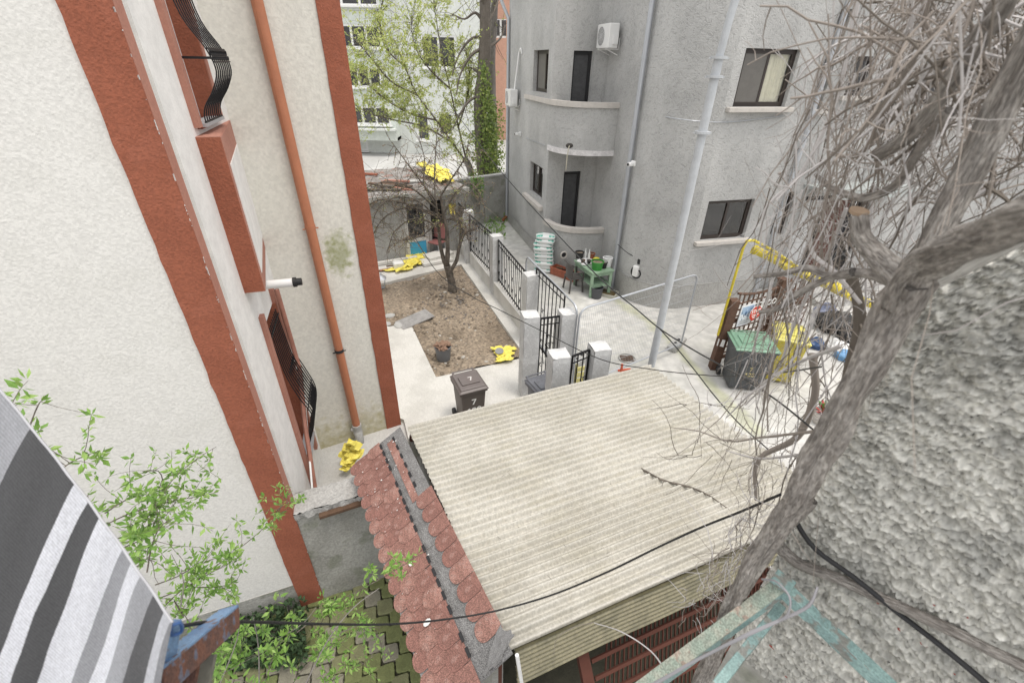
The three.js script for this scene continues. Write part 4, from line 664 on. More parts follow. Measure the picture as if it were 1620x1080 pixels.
    for (let i = 0; i < 44; i++) { const x = .1 + i * (F.L - .3) / 44; obj('lath', bar(V(x - .1, y0, -.02), V(x + .35, y1, -.02), .02, .01).applyMatrix4(F.M), br, lt); }
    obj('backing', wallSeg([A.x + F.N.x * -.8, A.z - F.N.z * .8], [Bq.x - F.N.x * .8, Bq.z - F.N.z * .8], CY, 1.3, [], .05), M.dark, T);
  }
  // shingled strip: underlay, then every tab
  const P0 = V(-1.44, 1.745, -4.46), P1 = V(.0, 1.745, -1.91), E0 = V(-2.02, 1.35, -4.09), tv = P1.clone().sub(P0), Lt = tv.length() + .1; tv.normalize();
  const wv = E0.clone().sub(P0); wv.addScaledVector(tv, -wv.dot(tv)); const Lw = wv.length(); wv.normalize(); const nv = V().crossVectors(tv, wv).normalize(); if (nv.y < 0) nv.negate();
  const basis = (t, w, h) => new THREE.Matrix4().makeBasis(tv, nv, V().crossVectors(tv, nv)).setPosition(P0.clone().addScaledVector(tv, t).addScaledVector(wv, w).addScaledVector(nv, h));
  const sg = V().crossVectors(tv, nv).dot(wv) > 0 ? 1 : -1;                      // local z runs down the slope when 1
  const felt = mottled(L3(.19, .187, .185), L3(.15, .147, .145), { N: 512, size: .5, fine: 120, speck: .5, bump: .002, seed: 141 });
  const reds = [L3(.255, .13, .106), L3(.23, .114, .093), L3(.275, .145, .118)].map((c, i) => mottled(c, k3(c, .93), { N: 512, size: .5, fine: 130, speck: .3, bump: .0015, seed: 142 + i, c: L3(.37, .26, .23), cAmt: .35 }));
  const strp = obj('roofing_felt', box(Lt, .02, Lw - .01, Lt / 2, -.012, sg * (Lw - .01) / 2).applyMatrix4(basis(0, 0, 0)), felt, T);
  obj('fascia', box(Lt, .1, .03, Lt / 2, -.07, sg * (Lw - .03)).applyMatrix4(basis(0, 0, 0)), M.terra, T);
  const tabGeo = (w, l) => { const s = new THREE.Shape(), h = w / 2 - .003; s.moveTo(-h, 0); s.lineTo(h, 0); s.lineTo(h, l - h * .75); for (let i = 1; i < 9; i++) { const a = i / 9 * Math.PI; s.lineTo(h * Math.cos(a), l - h * .75 + h * .75 * Math.sin(a)); } s.lineTo(-h, l - h * .75); const g = new THREE.ExtrudeGeometry(s, { depth: .0045, bevelEnabled: false }); g.rotateX(Math.PI / 2); if (sg < 0) g.rotateY(Math.PI); g.deleteAttribute('uv'); return boxUV(g); };
  const r = rng(55), put = (name, g, m, t, w, h, tilt = 0) => { const o2 = new THREE.Mesh(g, m); o2.name = name; o2.castShadow = o2.receiveShadow = true; o2.applyMatrix4(basis(t, w, h).multiply(new THREE.Matrix4().makeRotationX(sg * tilt))); T.add(o2); return o2; };
  const tw = .19, g1 = tabGeo(tw, .24), g2 = tabGeo(tw * .99, .3);
  const rows = [[Lw - .28, g2, .006, 0], [Lw - .40, g2, .0125, .5], [Lw - .47, tabGeo(tw, .21), .019, 0]];
  for (const [w, g, h, off] of rows) for (let i = 0; i < Lt / tw - .2; i++) put('shingle', g, reds[Math.floor(r() * 3)], (i + .5 + off * .9) * tw + rr(-.004, .004, r), w, h + rr(0, .002, r), -.004 - rr(0, .014, r) * (r() < .35 ? 1 : .2));
  for (let i = 0; i < 11; i++) { const t = 1.12 + (i + .5) * tw; if (t < Lt - .12) put('shingle', g1, reds[Math.floor(r() * 3)], t, -.03, .014 + rr(0, .003, r), .01 + rr(0, .02, r)); }
  obj('torn_shingle', [box(.62, .006, .10, .42, .008, sg * .19), box(.42, .006, .085, .93, .007, sg * .2)].map(g => g.applyMatrix4(basis(0, 0, 0))), reds[2], T);
  for (let i = 0; i < 21; i++) if (i % 7 !== 4) put('bitumen_patch', box(.085, .004, .03, 0, 0, 0), M.rubber, .1 + i * .135 + rr(-.01, .01, r), Lw - .475, .028, 0);
  for (let i = 0; i < 6; i++) put('bitumen_patch', box(.08, .004, .028, 0, 0, 0), M.rubber, .12 + i * .165, .135, .012, 0);
  { const q = []; for (let i = 0; i < 70; i++) { const g = new THREE.CircleGeometry(.0025 + .007 * Math.pow(r(), 3), 7); g.rotateX(-Math.PI / 2); g.scale(1, 1, 1 + r() * .8); q.push(g.applyMatrix4(basis(rr(.05, 2.7, r) * (r() < .6 ? .45 : 1), rr(.1, Lw - .05, r), .034))); } const g = new THREE.CircleGeometry(.028, 9); g.rotateX(-Math.PI / 2); g.scale(1, 1, 1.5); q.push(g.applyMatrix4(basis(2.35, .55, .036))); const g4 = new THREE.CircleGeometry(.02, 8); g4.rotateX(-Math.PI / 2); g4.scale(1.5, 1, 1); q.push(g4.applyMatrix4(basis(1.75, .5, .036))); obj('white_droppings', q, plain(.7, .7, .68, .8), T, 'stuff'); }
  // litter on the corrugated roof
  { const q = []; for (let i = 0; i < 110; i++) { const p = pt(rr(.1, W, r), rr(.05, 2.7, r)).addScaledVector(up, .014); q.push(tube([p, p.clone().add(V(rr(-.05, .05, r), .004, rr(-.04, .04, r)))], [.002, .001], { seg: 3, smooth: false })); } tag(obj('roof_litter', q, M.bark, scene, 'stuff'), 'dry bits of twig and leaf scattered over the corrugated roof', 'litter'); }
  { const onR = (x, y) => { const d = ray(x, y), t = o.clone().sub(EYE).dot(up) / d.dot(up); return d.multiplyScalar(t).add(EYE).addScaledVector(up, .02); }; const k = [onR(1014, 743), onR(1050, 762), onR(1090, 772), onR(1120, 785), onR(1152, 807)]; const st2 = thing('dry_stick', 'dark dry stick lying across the middle of the corrugated roof', 'stick'); obj('stick', tube(k, [.013, .012, .012, .009, .005], { seg: 7, rough: .3 }), M.bark, st2); obj('side_twig', [tube([k[1], k[1].clone().add(V(-.05, .01, .09))], [.005, .002], { seg: 4, smooth: false }), tube([k[3], k[3].clone().add(V(.09, .02, -.02))], [.005, .002], { seg: 4, smooth: false })], M.bark, st2); }
  { const a = hd(818, 1036, 1.55), b = hd(842, 1100, 1.5); tag(obj('white_pipe', cyl(a, b.add(V(0, -.6, 0)), .014, .014, 10), M.pvc), 'thin white plastic pipe standing below the front edge of the corrugated roof', 'pipe'); }
  { // ridge flap: torn felt corner at the near end
    const f = obj('felt_flap', crumple(P1.clone().addScaledVector(tv, -.12).addScaledVector(nv, .02), P1.clone().addScaledVector(tv, -.02).addScaledVector(e1, .1).addScaledVector(nv, .03), P1.clone().addScaledVector(tv, .1).addScaledVector(wv, .14).addScaledVector(nv, .03), P1.clone().addScaledVector(tv, .1).addScaledVector(wv, .3).addScaledVector(nv, .03), 6, .012, 8), felt, T); }
}
// ---------------------------------------------------------------- bins, table and other belongings
function canvasTex(w, h, draw) { const c = document.createElement('canvas'); c.width = w; c.height = h; draw(c.getContext('2d'), w, h); const t = new THREE.CanvasTexture(c); t.colorSpace = THREE.SRGBColorSpace; return t; }
function decal(w, h, t, rough = .6) { const g = new THREE.PlaneGeometry(w, h); return [g, mat({ map: t, roughness: rough })]; }
function wheelieBin(label, p, turn, { w = .48, d = .55, h = .93, body, lid, faces = null, lidText = null, name = 'wheelie_bin', open = 0 }) {
  const t = thing(name, label, 'wheelie bin', p, turn, 'wheelie bins');
  // tapered body
  const g = new RoundedBoxGeometry(w, h - .1, d, 3, .03), q = g.attributes.position; for (let i = 0; i < q.count; i++) { const k = mix(.80, 1, (q.getY(i) + h / 2) / h); q.setX(i, q.getX(i) * k); q.setZ(i, q.getZ(i) * mix(.74, 1, (q.getY(i) + h / 2) / h) + .02); } g.computeVertexNormals(); g.deleteAttribute('uv');
  obj('body', toCreasedNormals(boxUV(g).translate(0, (h - .1) / 2 + .05, 0), .6), body, t);
  obj('rim', [rbox(w + .05, .05, .03, .01, 0, h - .06, d / 2 + .01), rbox(.03, .05, d, .01, w / 2 + .01, h - .06, 0), rbox(.03, .05, d, .01, -w / 2 - .01, h - .06, 0)], body, t);
  const ribs = []; for (let i = 0; i < 9; i++) ribs.push(box(.008, .05, .012, mix(-w / 2 + .03, w / 2 - .03, i / 8), h - .105, d / 2 + .006)); obj('ribs', ribs, body, t, 'stuff');
  // lid: raised dome with a step, lip at the front, grip at the back
  const L = new THREE.Group(); L.name = 'lid_group'; const lg = new RoundedBoxGeometry(w + .06, .07, d + .07, 3, .025), lq = lg.attributes.position; for (let i = 0; i < lq.count; i++) if (lq.getY(i) > 0) { lq.setX(i, lq.getX(i) * .9); lq.setZ(i, lq.getZ(i) * .9); lq.setY(i, lq.getY(i) + .012 * (1 - Math.pow(lq.getX(i) / w * 2, 2))); } lg.computeVertexNormals(); lg.deleteAttribute('uv');
  const lm = obj('lid', [boxUV(lg).translate(0, h, 0), rbox(w + .075, .025, .05, .01, 0, h - .022, d / 2 + .02), rbox(w * .72, .03, d * .5, .012, 0, h + .045, .02)], lid, t);
  obj('grip', [cyl(V(-w / 2 + .03, h + .02, -d / 2 - .06), V(w / 2 - .03, h + .02, -d / 2 - .06), .014), box(.03, .03, .08, -w / 2 + .04, h + .02, -d / 2 - .03), box(.03, .03, .08, w / 2 - .04, h + .02, -d / 2 - .03)], lid, t);
  for (const s of [-1, 1]) { const wh = new THREE.CylinderGeometry(.1, .1, .05, 20); wh.rotateZ(Math.PI / 2); obj('wheel', wh.translate(s * (w / 2 - .01), .1, -d / 2 + .03), M.rubber, t); }
  if (faces) { const [g1, m1] = decal(faces[0], faces[1], faces[2]); g1.rotateX(.07).translate(0, faces[3], d / 2 * .955 + .008); obj('painted_number', g1, m1, t); }
  if (lidText) { const [g1, m1] = decal(.16, .2, lidText); g1.rotateX(-Math.PI / 2).translate(.03, h + .0625, .02); obj('painted_number', g1, m1, t); }
  return t;
}
const brownBin = mottled(L3(.105, .085, .075), L3(.09, .073, .064), { N: 256, size: .5, rough: .5, bump: .0006, speck: .08, seed: 151 });
const brownCSS = '#5c5350';
const brush = (c, w, h, txt, bg, size, y, col = 'rgba(235,235,235,1)') => { c.fillStyle = bg; c.fillRect(0, 0, w, h); const r = rng(txt.length * 7 + 3); c.strokeStyle = c.fillStyle = col; c.lineCap = 'round'; c.textAlign = 'center'; c.font = `bold ${size}px sans-serif`; txt.split('|').forEach((s, i) => c.fillText(s, w / 2, y + i * size * 1.15)); c.fillStyle = bg; for (let i = 0; i < 90; i++) { c.globalAlpha = .35; c.fillRect(r() * w, r() * h, 2 + r() * 9, 1 + r() * 2); } c.globalAlpha = 1; };
{
  const p = gd(741, 602, 1.0).setY(.06);
  wheelieBin('brown wheelie bin with white painted 7 and 120 on the concrete path by the soil', p, .44, { w: .46, d: .52, h: .93, body: brownBin, lid: mottled(L3(.145, .122, .115), L3(.125, .105, .098), { N: 256, size: .5, rough: .42, bump: .0005, speck: .06, seed: 152 }),
    faces: [.34, .5, canvasTex(256, 376, (c, w, h) => brush(c, w, h, '7|120', '#564e49', 130, 150)), .55, -.022], lidText: canvasTex(128, 160, (c, w, h) => brush(c, w, h, '7', '#6a615e', 120, 122, 'rgba(200,198,196,1)')) });
  const lidg = mottled(L3(.15, .155, .175), L3(.13, .135, .15), { N: 256, size: .5, rough: .45, seed: 153 });
  wheelieBin('dark grey wheelie bin half hidden between the concrete gate pillars', gd(862, 603, 1.0).setY(0), .5, { w: .46, d: .52, h: .93, body: lidg, lid: lidg });
  const bodyG = mottled(L3(.075, .08, .085), L3(.06, .064, .07), { N: 256, size: .5, rough: .5, seed: 154 });
  wheelieBin('dark grey wheelie bin with a pale green lid beside the brown post', gd(1192, 540, 1.05).setY(0), -.12, { w: .78, d: .66, h: 1.05, body: bodyG, lid: mottled(L3(.19, .33, .235), L3(.165, .29, .205), { N: 256, size: .5, rough: .5, seed: 155 }), faces: [.42, .34, canvasTex(256, 208, (c, w, h) => brush(c, w, h, '7|120', '#484b4d', 74, 84, 'rgba(205,190,120,1)')), .5, -.02] });
  const yb = mottled(L3(.66, .60, .16), L3(.58, .52, .11), { N: 256, size: .5, rough: .5, seed: 156 });
  wheelieBin('yellow wheelie bin with matching yellow lid right of the green-lidded bin', gd(1252, 527, 1.1).setY(0), -.35, { w: .6, d: .66, h: 1.1, body: mottled(L3(.58, .48, .05), L3(.50, .42, .04), { N: 256, size: .5, rough: .5, seed: 157 }), lid: yb });
}
{ // garden bits
  const b = thing('planter_bucket', 'dark plastic bucket heaped with dry brown leaves on the soil by the path', 'bucket', gd(702, 571).setY(.06));
  obj('bucket', [tube([V(0, 0, 0), V(0, .16, 0), V(0, .33, 0)], [.15, .165, .18], { seg: 20, smooth: false, cap: false }), new THREE.TorusGeometry(.18, .012, 6, 24).rotateX(Math.PI / 2).translate(0, .33, 0), new THREE.CircleGeometry(.17, 20).rotateX(-Math.PI / 2).translate(0, .29, 0)], plain(.14, .145, .155, .45), b);
  const r = rng(61), lv = []; for (let i = 0; i < 60; i++) { const g = new THREE.PlaneGeometry(.13, .05, 2, 1), q = g.attributes.position; for (let k = 0; k < q.count; k++) q.setZ(k, .03 * Math.abs(q.getX(k)) * 10 * r()); g.rotateX(-1.57 + rr(-.6, .6, r)).rotateY(r() * 6.28); const a = r() * 6.28, d = Math.sqrt(r()) * .18; lv.push(g.translate(Math.cos(a) * d, .33 + (.18 - d) * .4 * r() + .01, Math.sin(a) * d)); }
  obj('dry_leaves', lv, mottled(L3(.30, .19, .13), L3(.22, .13, .09), { N: 128, size: .1 }), b, 'stuff');
  const c = (x, y, Y = .1) => gd(x, y, Y);
  const f = thing('plastic_sheet', 'crumpled yellow plastic sheet at the near right corner of the soil', 'plastic sheet'); obj('sheet', [crumple(c(779, 552), c(813, 549), c(811, 562), c(790, 566), 14, .12, 31), crumple(c(790, 563), c(812, 557), c(809, 572), c(786, 574), 12, .13, 32)], M.yellowfilm, f); const gp = c(790, 556, .2); obj('grey_scrap', at(new THREE.CircleGeometry(.1, 12), gp.x, gp.y + .02, gp.z, 0, -1.3), plain(.25, .25, .25), f);
  tag(obj('plastic_sheet', [crumple(gd(541, 722, .18), gd(556, 698, .62), gd(575, 716, .30), gd(545, 746, .10), 14, .10, 33), crumple(gd(544, 738, .2), gd(566, 722, .35), gd(576, 718, .2), gd(550, 748, .1), 12, .09, 34)], M.yellowfilm), 'crumpled yellow plastic sheet by the foot of the orange rain pipe', 'plastic sheet');
  const bd = tag(obj('board', rbox(.92, .035, .46, .008), mottled(L3(.36, .35, .34), L3(.27, .26, .255), { N: 256, size: .5, per: 3, seed: 158 })), 'grey weathered board lying on the soil beside the path', 'board'); bd.position.copy(gd(656, 505, .12)); bd.rotation.set(.06, .72, .05);
  const l = thing('garden_lantern', 'small garden lantern with pyramid roof at the left edge of the soil', 'lantern', gd(606, 460).setY(.05), .3);
  const pr = new THREE.ConeGeometry(.19, .14, 4).rotateY(Math.PI / 4); obj('roof', pr.translate(0, .42, 0), mat({ color: rgb(.55, .56, .58), roughness: .25, metalness: .4 }), l); obj('finial', new THREE.SphereGeometry(.025, 8, 6).translate(0, .5, 0), M.galv, l);
  obj('body', [...[-1, 1].flatMap(x => [-1, 1].map(z => cyl(V(x * .05, .05, z * .05), V(x * .1, .36, z * .1), .009))), box(.12, .02, .12, 0, .06, 0), box(.2, .015, .2, 0, .355, 0)], M.galv, l); obj('pane', [-1, 1].flatMap(s => [box(.15, .27, .003, 0, .21, s * .072, 0, s * .16), box(.003, .27, .15, s * .072, .21, 0, 0, 0, -s * .16)]), M.glass, l); obj('spike', cyl(V(0, .06, 0), V(0, -.05, 0), .012), M.galv, l);
  // stones beside the path
  const s = rng(71); for (let i = 0; i < 3; i++) { const g = new THREE.IcosahedronGeometry(.09 + .04 * s(), 1); g.scale(1.5, .6, 1); const o = tag(obj('stone', g, M.concrete), ['flat grey stone at the far end of the path, nearest the house', 'small grey stone beside the flat board on the soil', 'grey stone on the soil between board and lantern'][i], 'stone'); o.position.copy(gd([608, 630, 616][i], [514, 515, 500][i], .07)); o.rotation.y = s() * 3; }
}
{ // the potting corner by the grey house
  const a = gd(909, 411, .78), b = gd(938, 432, .78), c = gd(970, 427, .78), ux = c.clone().sub(b), uz = b.clone().sub(a), W = ux.length() * 1.02, D = uz.length(), X = ux.clone().normalize(), Z = uz.clone().normalize(), q = (u, v, y) => b.clone().addScaledVector(X, u * W).addScaledVector(Z, -v * D).setY(y);
  const gm = mottled(L3(.28, .40, .28), L3(.24, .35, .245), { N: 256, size: .6, rough: .6, seed: 161 }), t = thing('garden_table', 'pale green wooden potting table against the grey house wall', 'table');
  const top = prism([q(-.03, -.02, 0), q(1.03, -.02, 0), q(1.03, 1, 0), q(-.03, 1, 0)].map(p => [p.x, p.z]), .74, .78); obj('tabletop', top, gm, t);
  for (const [u, v] of [[.05, .05], [.95, .05], [.05, .92], [.95, .92]]) obj('leg', bar(q(u, v, 0), q(u, v, .74), .085), gm, t);
  obj('shelf', [bar(q(.05, .05, .32), q(.95, .05, .32), .06), bar(q(.05, .92, .32), q(.95, .92, .32), .06), prism([q(.03, .08, 0), q(.97, .08, 0), q(.97, .9, 0), q(.03, .9, 0)].map(p => [p.x, p.z]), .345, .365), bar(q(.05, .05, .68), q(.95, .05, .68), .05, .1), bar(q(.05, .05, .68), q(.05, .92, .68), .05, .1)], gm, t);
  tag(obj('table_cover', crumple(q(.0, .55, .79), q(.75, .5, .79), q(.8, .97, .79), q(.02, .97, .79), 12, .05, 41), M.pvc), 'crumpled white sheet covering the far half of the green table', 'sheet');
  const pot = (name, label, p, r0, r1, h, m, cat = 'pot', fill = true) => { const o = thing(name, label, cat, p); obj('pot', [tube([V(0, 0, 0), V(0, h / 2, 0), V(0, h, 0)], [r0, (r0 + r1) / 2, r1], { seg: 18, smooth: false, cap: false }), new THREE.TorusGeometry(r1, .012, 6, 20).rotateX(Math.PI / 2).translate(0, h, 0), new THREE.CircleGeometry(r0, 16).rotateX(-Math.PI / 2).translate(0, .005, 0)], m, o); if (fill) obj('soil', new THREE.CircleGeometry(r1 * .93, 16).rotateX(-Math.PI / 2).translate(0, h * .85, 0), M.soil, o); return o; };
  pot('flower_pot', 'bright green round pot at the front edge of the green table', q(.38, .2, .78), .14, .18, .24, plain(.03, .22, .03, .4));
  pot('flower_pot', 'black pot between the green pot and the white bucket on the table', q(.72, .22, .78), .08, .1, .17, M.black);
  pot('bucket', 'white plastic bucket at the right end of the green table', q(.97, .3, .78), .11, .14, .26, M.pvc, 'bucket', false);
  pot('flower_pot', 'black wide pot at the far left of the green table', q(.25, 1.02, .8), .1, .13, .2, M.black);
  pot('flower_pot', 'terracotta pot with an orange blob at the back of the green table', q(.78, .92, .79), .08, .1, .16, M.terra); pot('flower_pot', 'tiny dark pot in the middle of the green table', q(.35, .6, .8), .05, .06, .09, M.black); pot('flower_pot', 'tiny brown pot near the middle of the green table', q(.15, .7, .8), .05, .06, .08, M.wood);
  const yl = tag(obj('yellow_gourd', new THREE.SphereGeometry(.1, 14, 10).scale(1.1, .8, 1), plain(.62, .52, .05, .5)), 'round yellow object on the green table between pots', 'ball'); yl.position.copy(q(.74, .62, .87));
  for (const [u, v, l] of [[.48, .95, 'left'], [.58, .85, 'right']]) { const o = thing('plastic_bottle', `upright white bottle, ${l} one of the two at the back of the table`, 'bottle', q(u, v, .79)); obj('bottle', tube([V(0, 0, 0), V(0, .2, 0), V(0, .25, 0), V(0, .3, 0)], [.035, .035, .015, .013], { seg: 10, smooth: false }), M.pvc, o); obj('cap', cyl(V(0, .3, 0), V(0, .33, 0), .016), M.pvc, o); }
  pot('bucket', 'dark grey bucket on the ground in front of the green table', gd(943, 470), .15, .18, .32, plain(.07, .072, .08, .5), 'bucket', false);
  const tr = thing('tray', 'shallow square tray of brown water on the ground right of the dark bucket', 'tray', gd(962, 466), -.5); obj('rim', [box(.5, .09, .03, 0, .045, .2), box(.5, .09, .03, 0, .045, -.2), box(.03, .09, .4, .25, .045, 0), box(.03, .09, .4, -.25, .045, 0), box(.5, .01, .4, 0, .005, 0)], plain(.45, .44, .38, .6), tr); obj('water', box(.47, .01, .37, 0, .055, 0), mat({ color: rgb(.11, .08, .035), roughness: .12 }), tr);
  // plastic garden chair
  const ch = thing('plastic_chair', 'dark grey plastic garden chair beside the green table', 'chair', gd(906, 458), 1.9), cm = plain(.075, .068, .064, .5);
  obj('seat', rbox(.46, .035, .44, .015, 0, .43, 0), cm, ch); { const g = new THREE.CylinderGeometry(.34, .34, .44, 14, 1, true, Math.PI - .75, 1.5); obj('backrest', [g.translate(0, .66, .1), rbox(.5, .04, .03, .01, 0, .88, -.23)], cm, ch); } for (const [x, z] of [[-.2, .18], [.2, .18], [-.2, -.18], [.2, -.18]]) obj('leg', bar(V(x, .42, z), V(x * 1.15, 0, z * 1.2), .04), cm, ch); for (const s of [-1, 1]) obj('armrest', [bar(V(s * .24, .64, -.18), V(s * .24, .62, .2), .045, .025), bar(V(s * .24, .62, .18), V(s * .24, .43, .2), .035)], cm, ch);
  const pb = thing('planter_box', 'long terracotta planter box with tools on the ground left of the chair', 'planter box', gd(893, 438), -.75); obj('trough', [box(.95, .26, .02, 0, .13, .13, 0, .1), box(.95, .26, .02, 0, .13, -.13, 0, -.1), box(.02, .26, .26, .47, .13, 0), box(.02, .26, .26, -.47, .13, 0), box(.95, .02, .24, 0, .01, 0), box(.99, .03, .03, 0, .25, .15), box(.99, .03, .03, 0, .25, -.15), box(.96, .015, .02, 0, .1, .14), box(.96, .015, .02, 0, .17, .148)], mottled(L3(.40, .13, .075), L3(.36, .115, .065), { N: 128, size: .4, rough: .55 }), pb);
  const tl = thing('hand_tools', 'dark hand tools lying in the terracotta planter box', 'tools', gd(893, 438).setY(.2), -.75); obj('trowel', [bar(V(-.1, .03, 0), V(.12, .08, .05), .03), rbox(.16, .015, .08, .006, .2, .09, .06, 0, 0, .3)], M.black, tl); obj('fork', [bar(V(.3, .02, -.05), V(.2, .28, .02), .025), rbox(.05, .12, .03, .01, .31, -.0, -.05)], M.black, tl); obj('brush', rbox(.22, .06, .08, .02, -.2, .05, .02, .4), M.wood, tl);
  // soil bags
  const bp = gd(859, 428).setY(0), bagM = mat({ map: tex(256, [.62, .42], (k, u, v) => { const n = fbm(256, 12, 3, 171)[k]; const g = (Math.abs(v - .5) < .33 + .1 * (n - .5) && u > .18 && u < .86) ? L3(.07, .36, .27) : L3(.68, .70, .69); return m3(g, L3(.68, .70, .69), n > .55 ? .6 : 0); }), roughness: .35 });
  const ords = ['lowest', 'second from the bottom', 'third from the bottom', 'fourth from the bottom', 'fifth from the bottom', 'fifth from the top', 'fourth from the top', 'third from the top', 'second from the top', 'topmost'];
  for (let i = 0; i < 10; i++) {
    const r = rng(80 + i), g = new THREE.SphereGeometry(1, 22, 14), p = g.attributes.position; for (let k = 0; k < p.count; k++) { const f = v => Math.sign(v) * Math.pow(Math.abs(v), .45); const x = f(p.getX(k)), y = p.getY(k), z = f(p.getZ(k)); p.setXYZ(k, x * .31 + .012 * Math.sin(z * 7 + i), Math.sign(y) * Math.pow(Math.abs(y), .8) * .08 * (1 - .25 * x * x) + .008 * Math.sin(x * 6 + i * 2) * Math.cos(z * 5), z * .21); } g.computeVertexNormals(); g.deleteAttribute('uv');
    const o = tag(obj('soil_bag', boxUV(g.toNonIndexed()), bagM), `white and green soil bag, ${ords[i]} of the stack by the grey house`, 'bag', 'soil bags in the stack by the grey house'); o.position.set(bp.x + rr(-.03, .03, r), .065 + i * .121, bp.z + rr(-.03, .03, r)); o.rotation.y = -.2 + rr(-.12, .12, r);
  }
  const ht = new THREE.TorusGeometry(.1, .025, 8, 20), hp = pl(892, 403, gv(.5, 0, 6.12), gv(1.5, 0, 6.2)); const vc = thing('wall_vent', 'round pale wall outlet low on the balcony wall beside the bag stack', 'vent', hp, .35); obj('ring', ht, M.sill, vc); obj('opening', new THREE.CircleGeometry(.085, 16).translate(0, 0, .004), M.dark, vc);
  const k0 = gd(905, 425, .0), st = tag(obj('wooden_batten', rbox(.05, 1.15, .03, .005, 0, .57, 0), mottled(L3(.42, .30, .17), L3(.36, .25, .14), { N: 128, size: .3 })), 'upright pale wooden batten leaning on the balcony wall behind the table', 'batten'); st.position.copy(k0.setY(0)); st.rotation.x = -.1;
  // crate of yellow pallets glimpsed behind the short railing
  const pa = thing('yellow_crate', 'pale yellow slatted crate behind the short railing', 'crate', gd(922, 600, .2).setY(0), .35); for (let i = 0; i < 5; i++) obj('slat', rbox(.6, .1, .03, .006, 0, .08 + i * .14, .2), plain(.55, .5, .2, .6), pa); for (const x of [-.27, .27]) obj('upright', box(.05, .75, .04, x, .37, .16), plain(.5, .45, .18, .6), pa);
  // small red handle thing by the roof
  const rd = gd(986, 590, .4); const rh = tag(obj('red_valve', [bar(V(-.12, .06, 0), V(.14, .1, 0), .035), bar(V(-.05, 0, 0), V(-.05, .22, 0), .04)], plain(.5, .09, .04, .5)), 'small red handle standing just behind the corrugated roof edge', 'handle'); rh.position.copy(rd);
  const mh = thing('drain_cover', 'small rusty drain cover in the yard concrete behind the roof', 'drain cover', gd(992, 567, .004)); const dd = []; for (let i = 0; i < 5; i++) dd.push(box(.3, .012, .025, 0, .006, -.1 + i * .05)); obj('grating', dd, M.wood, mh); obj('frame', new THREE.TorusGeometry(.19, .014, 5, 24).rotateX(Math.PI / 2).translate(0, .006, 0), M.plinth, mh);
}
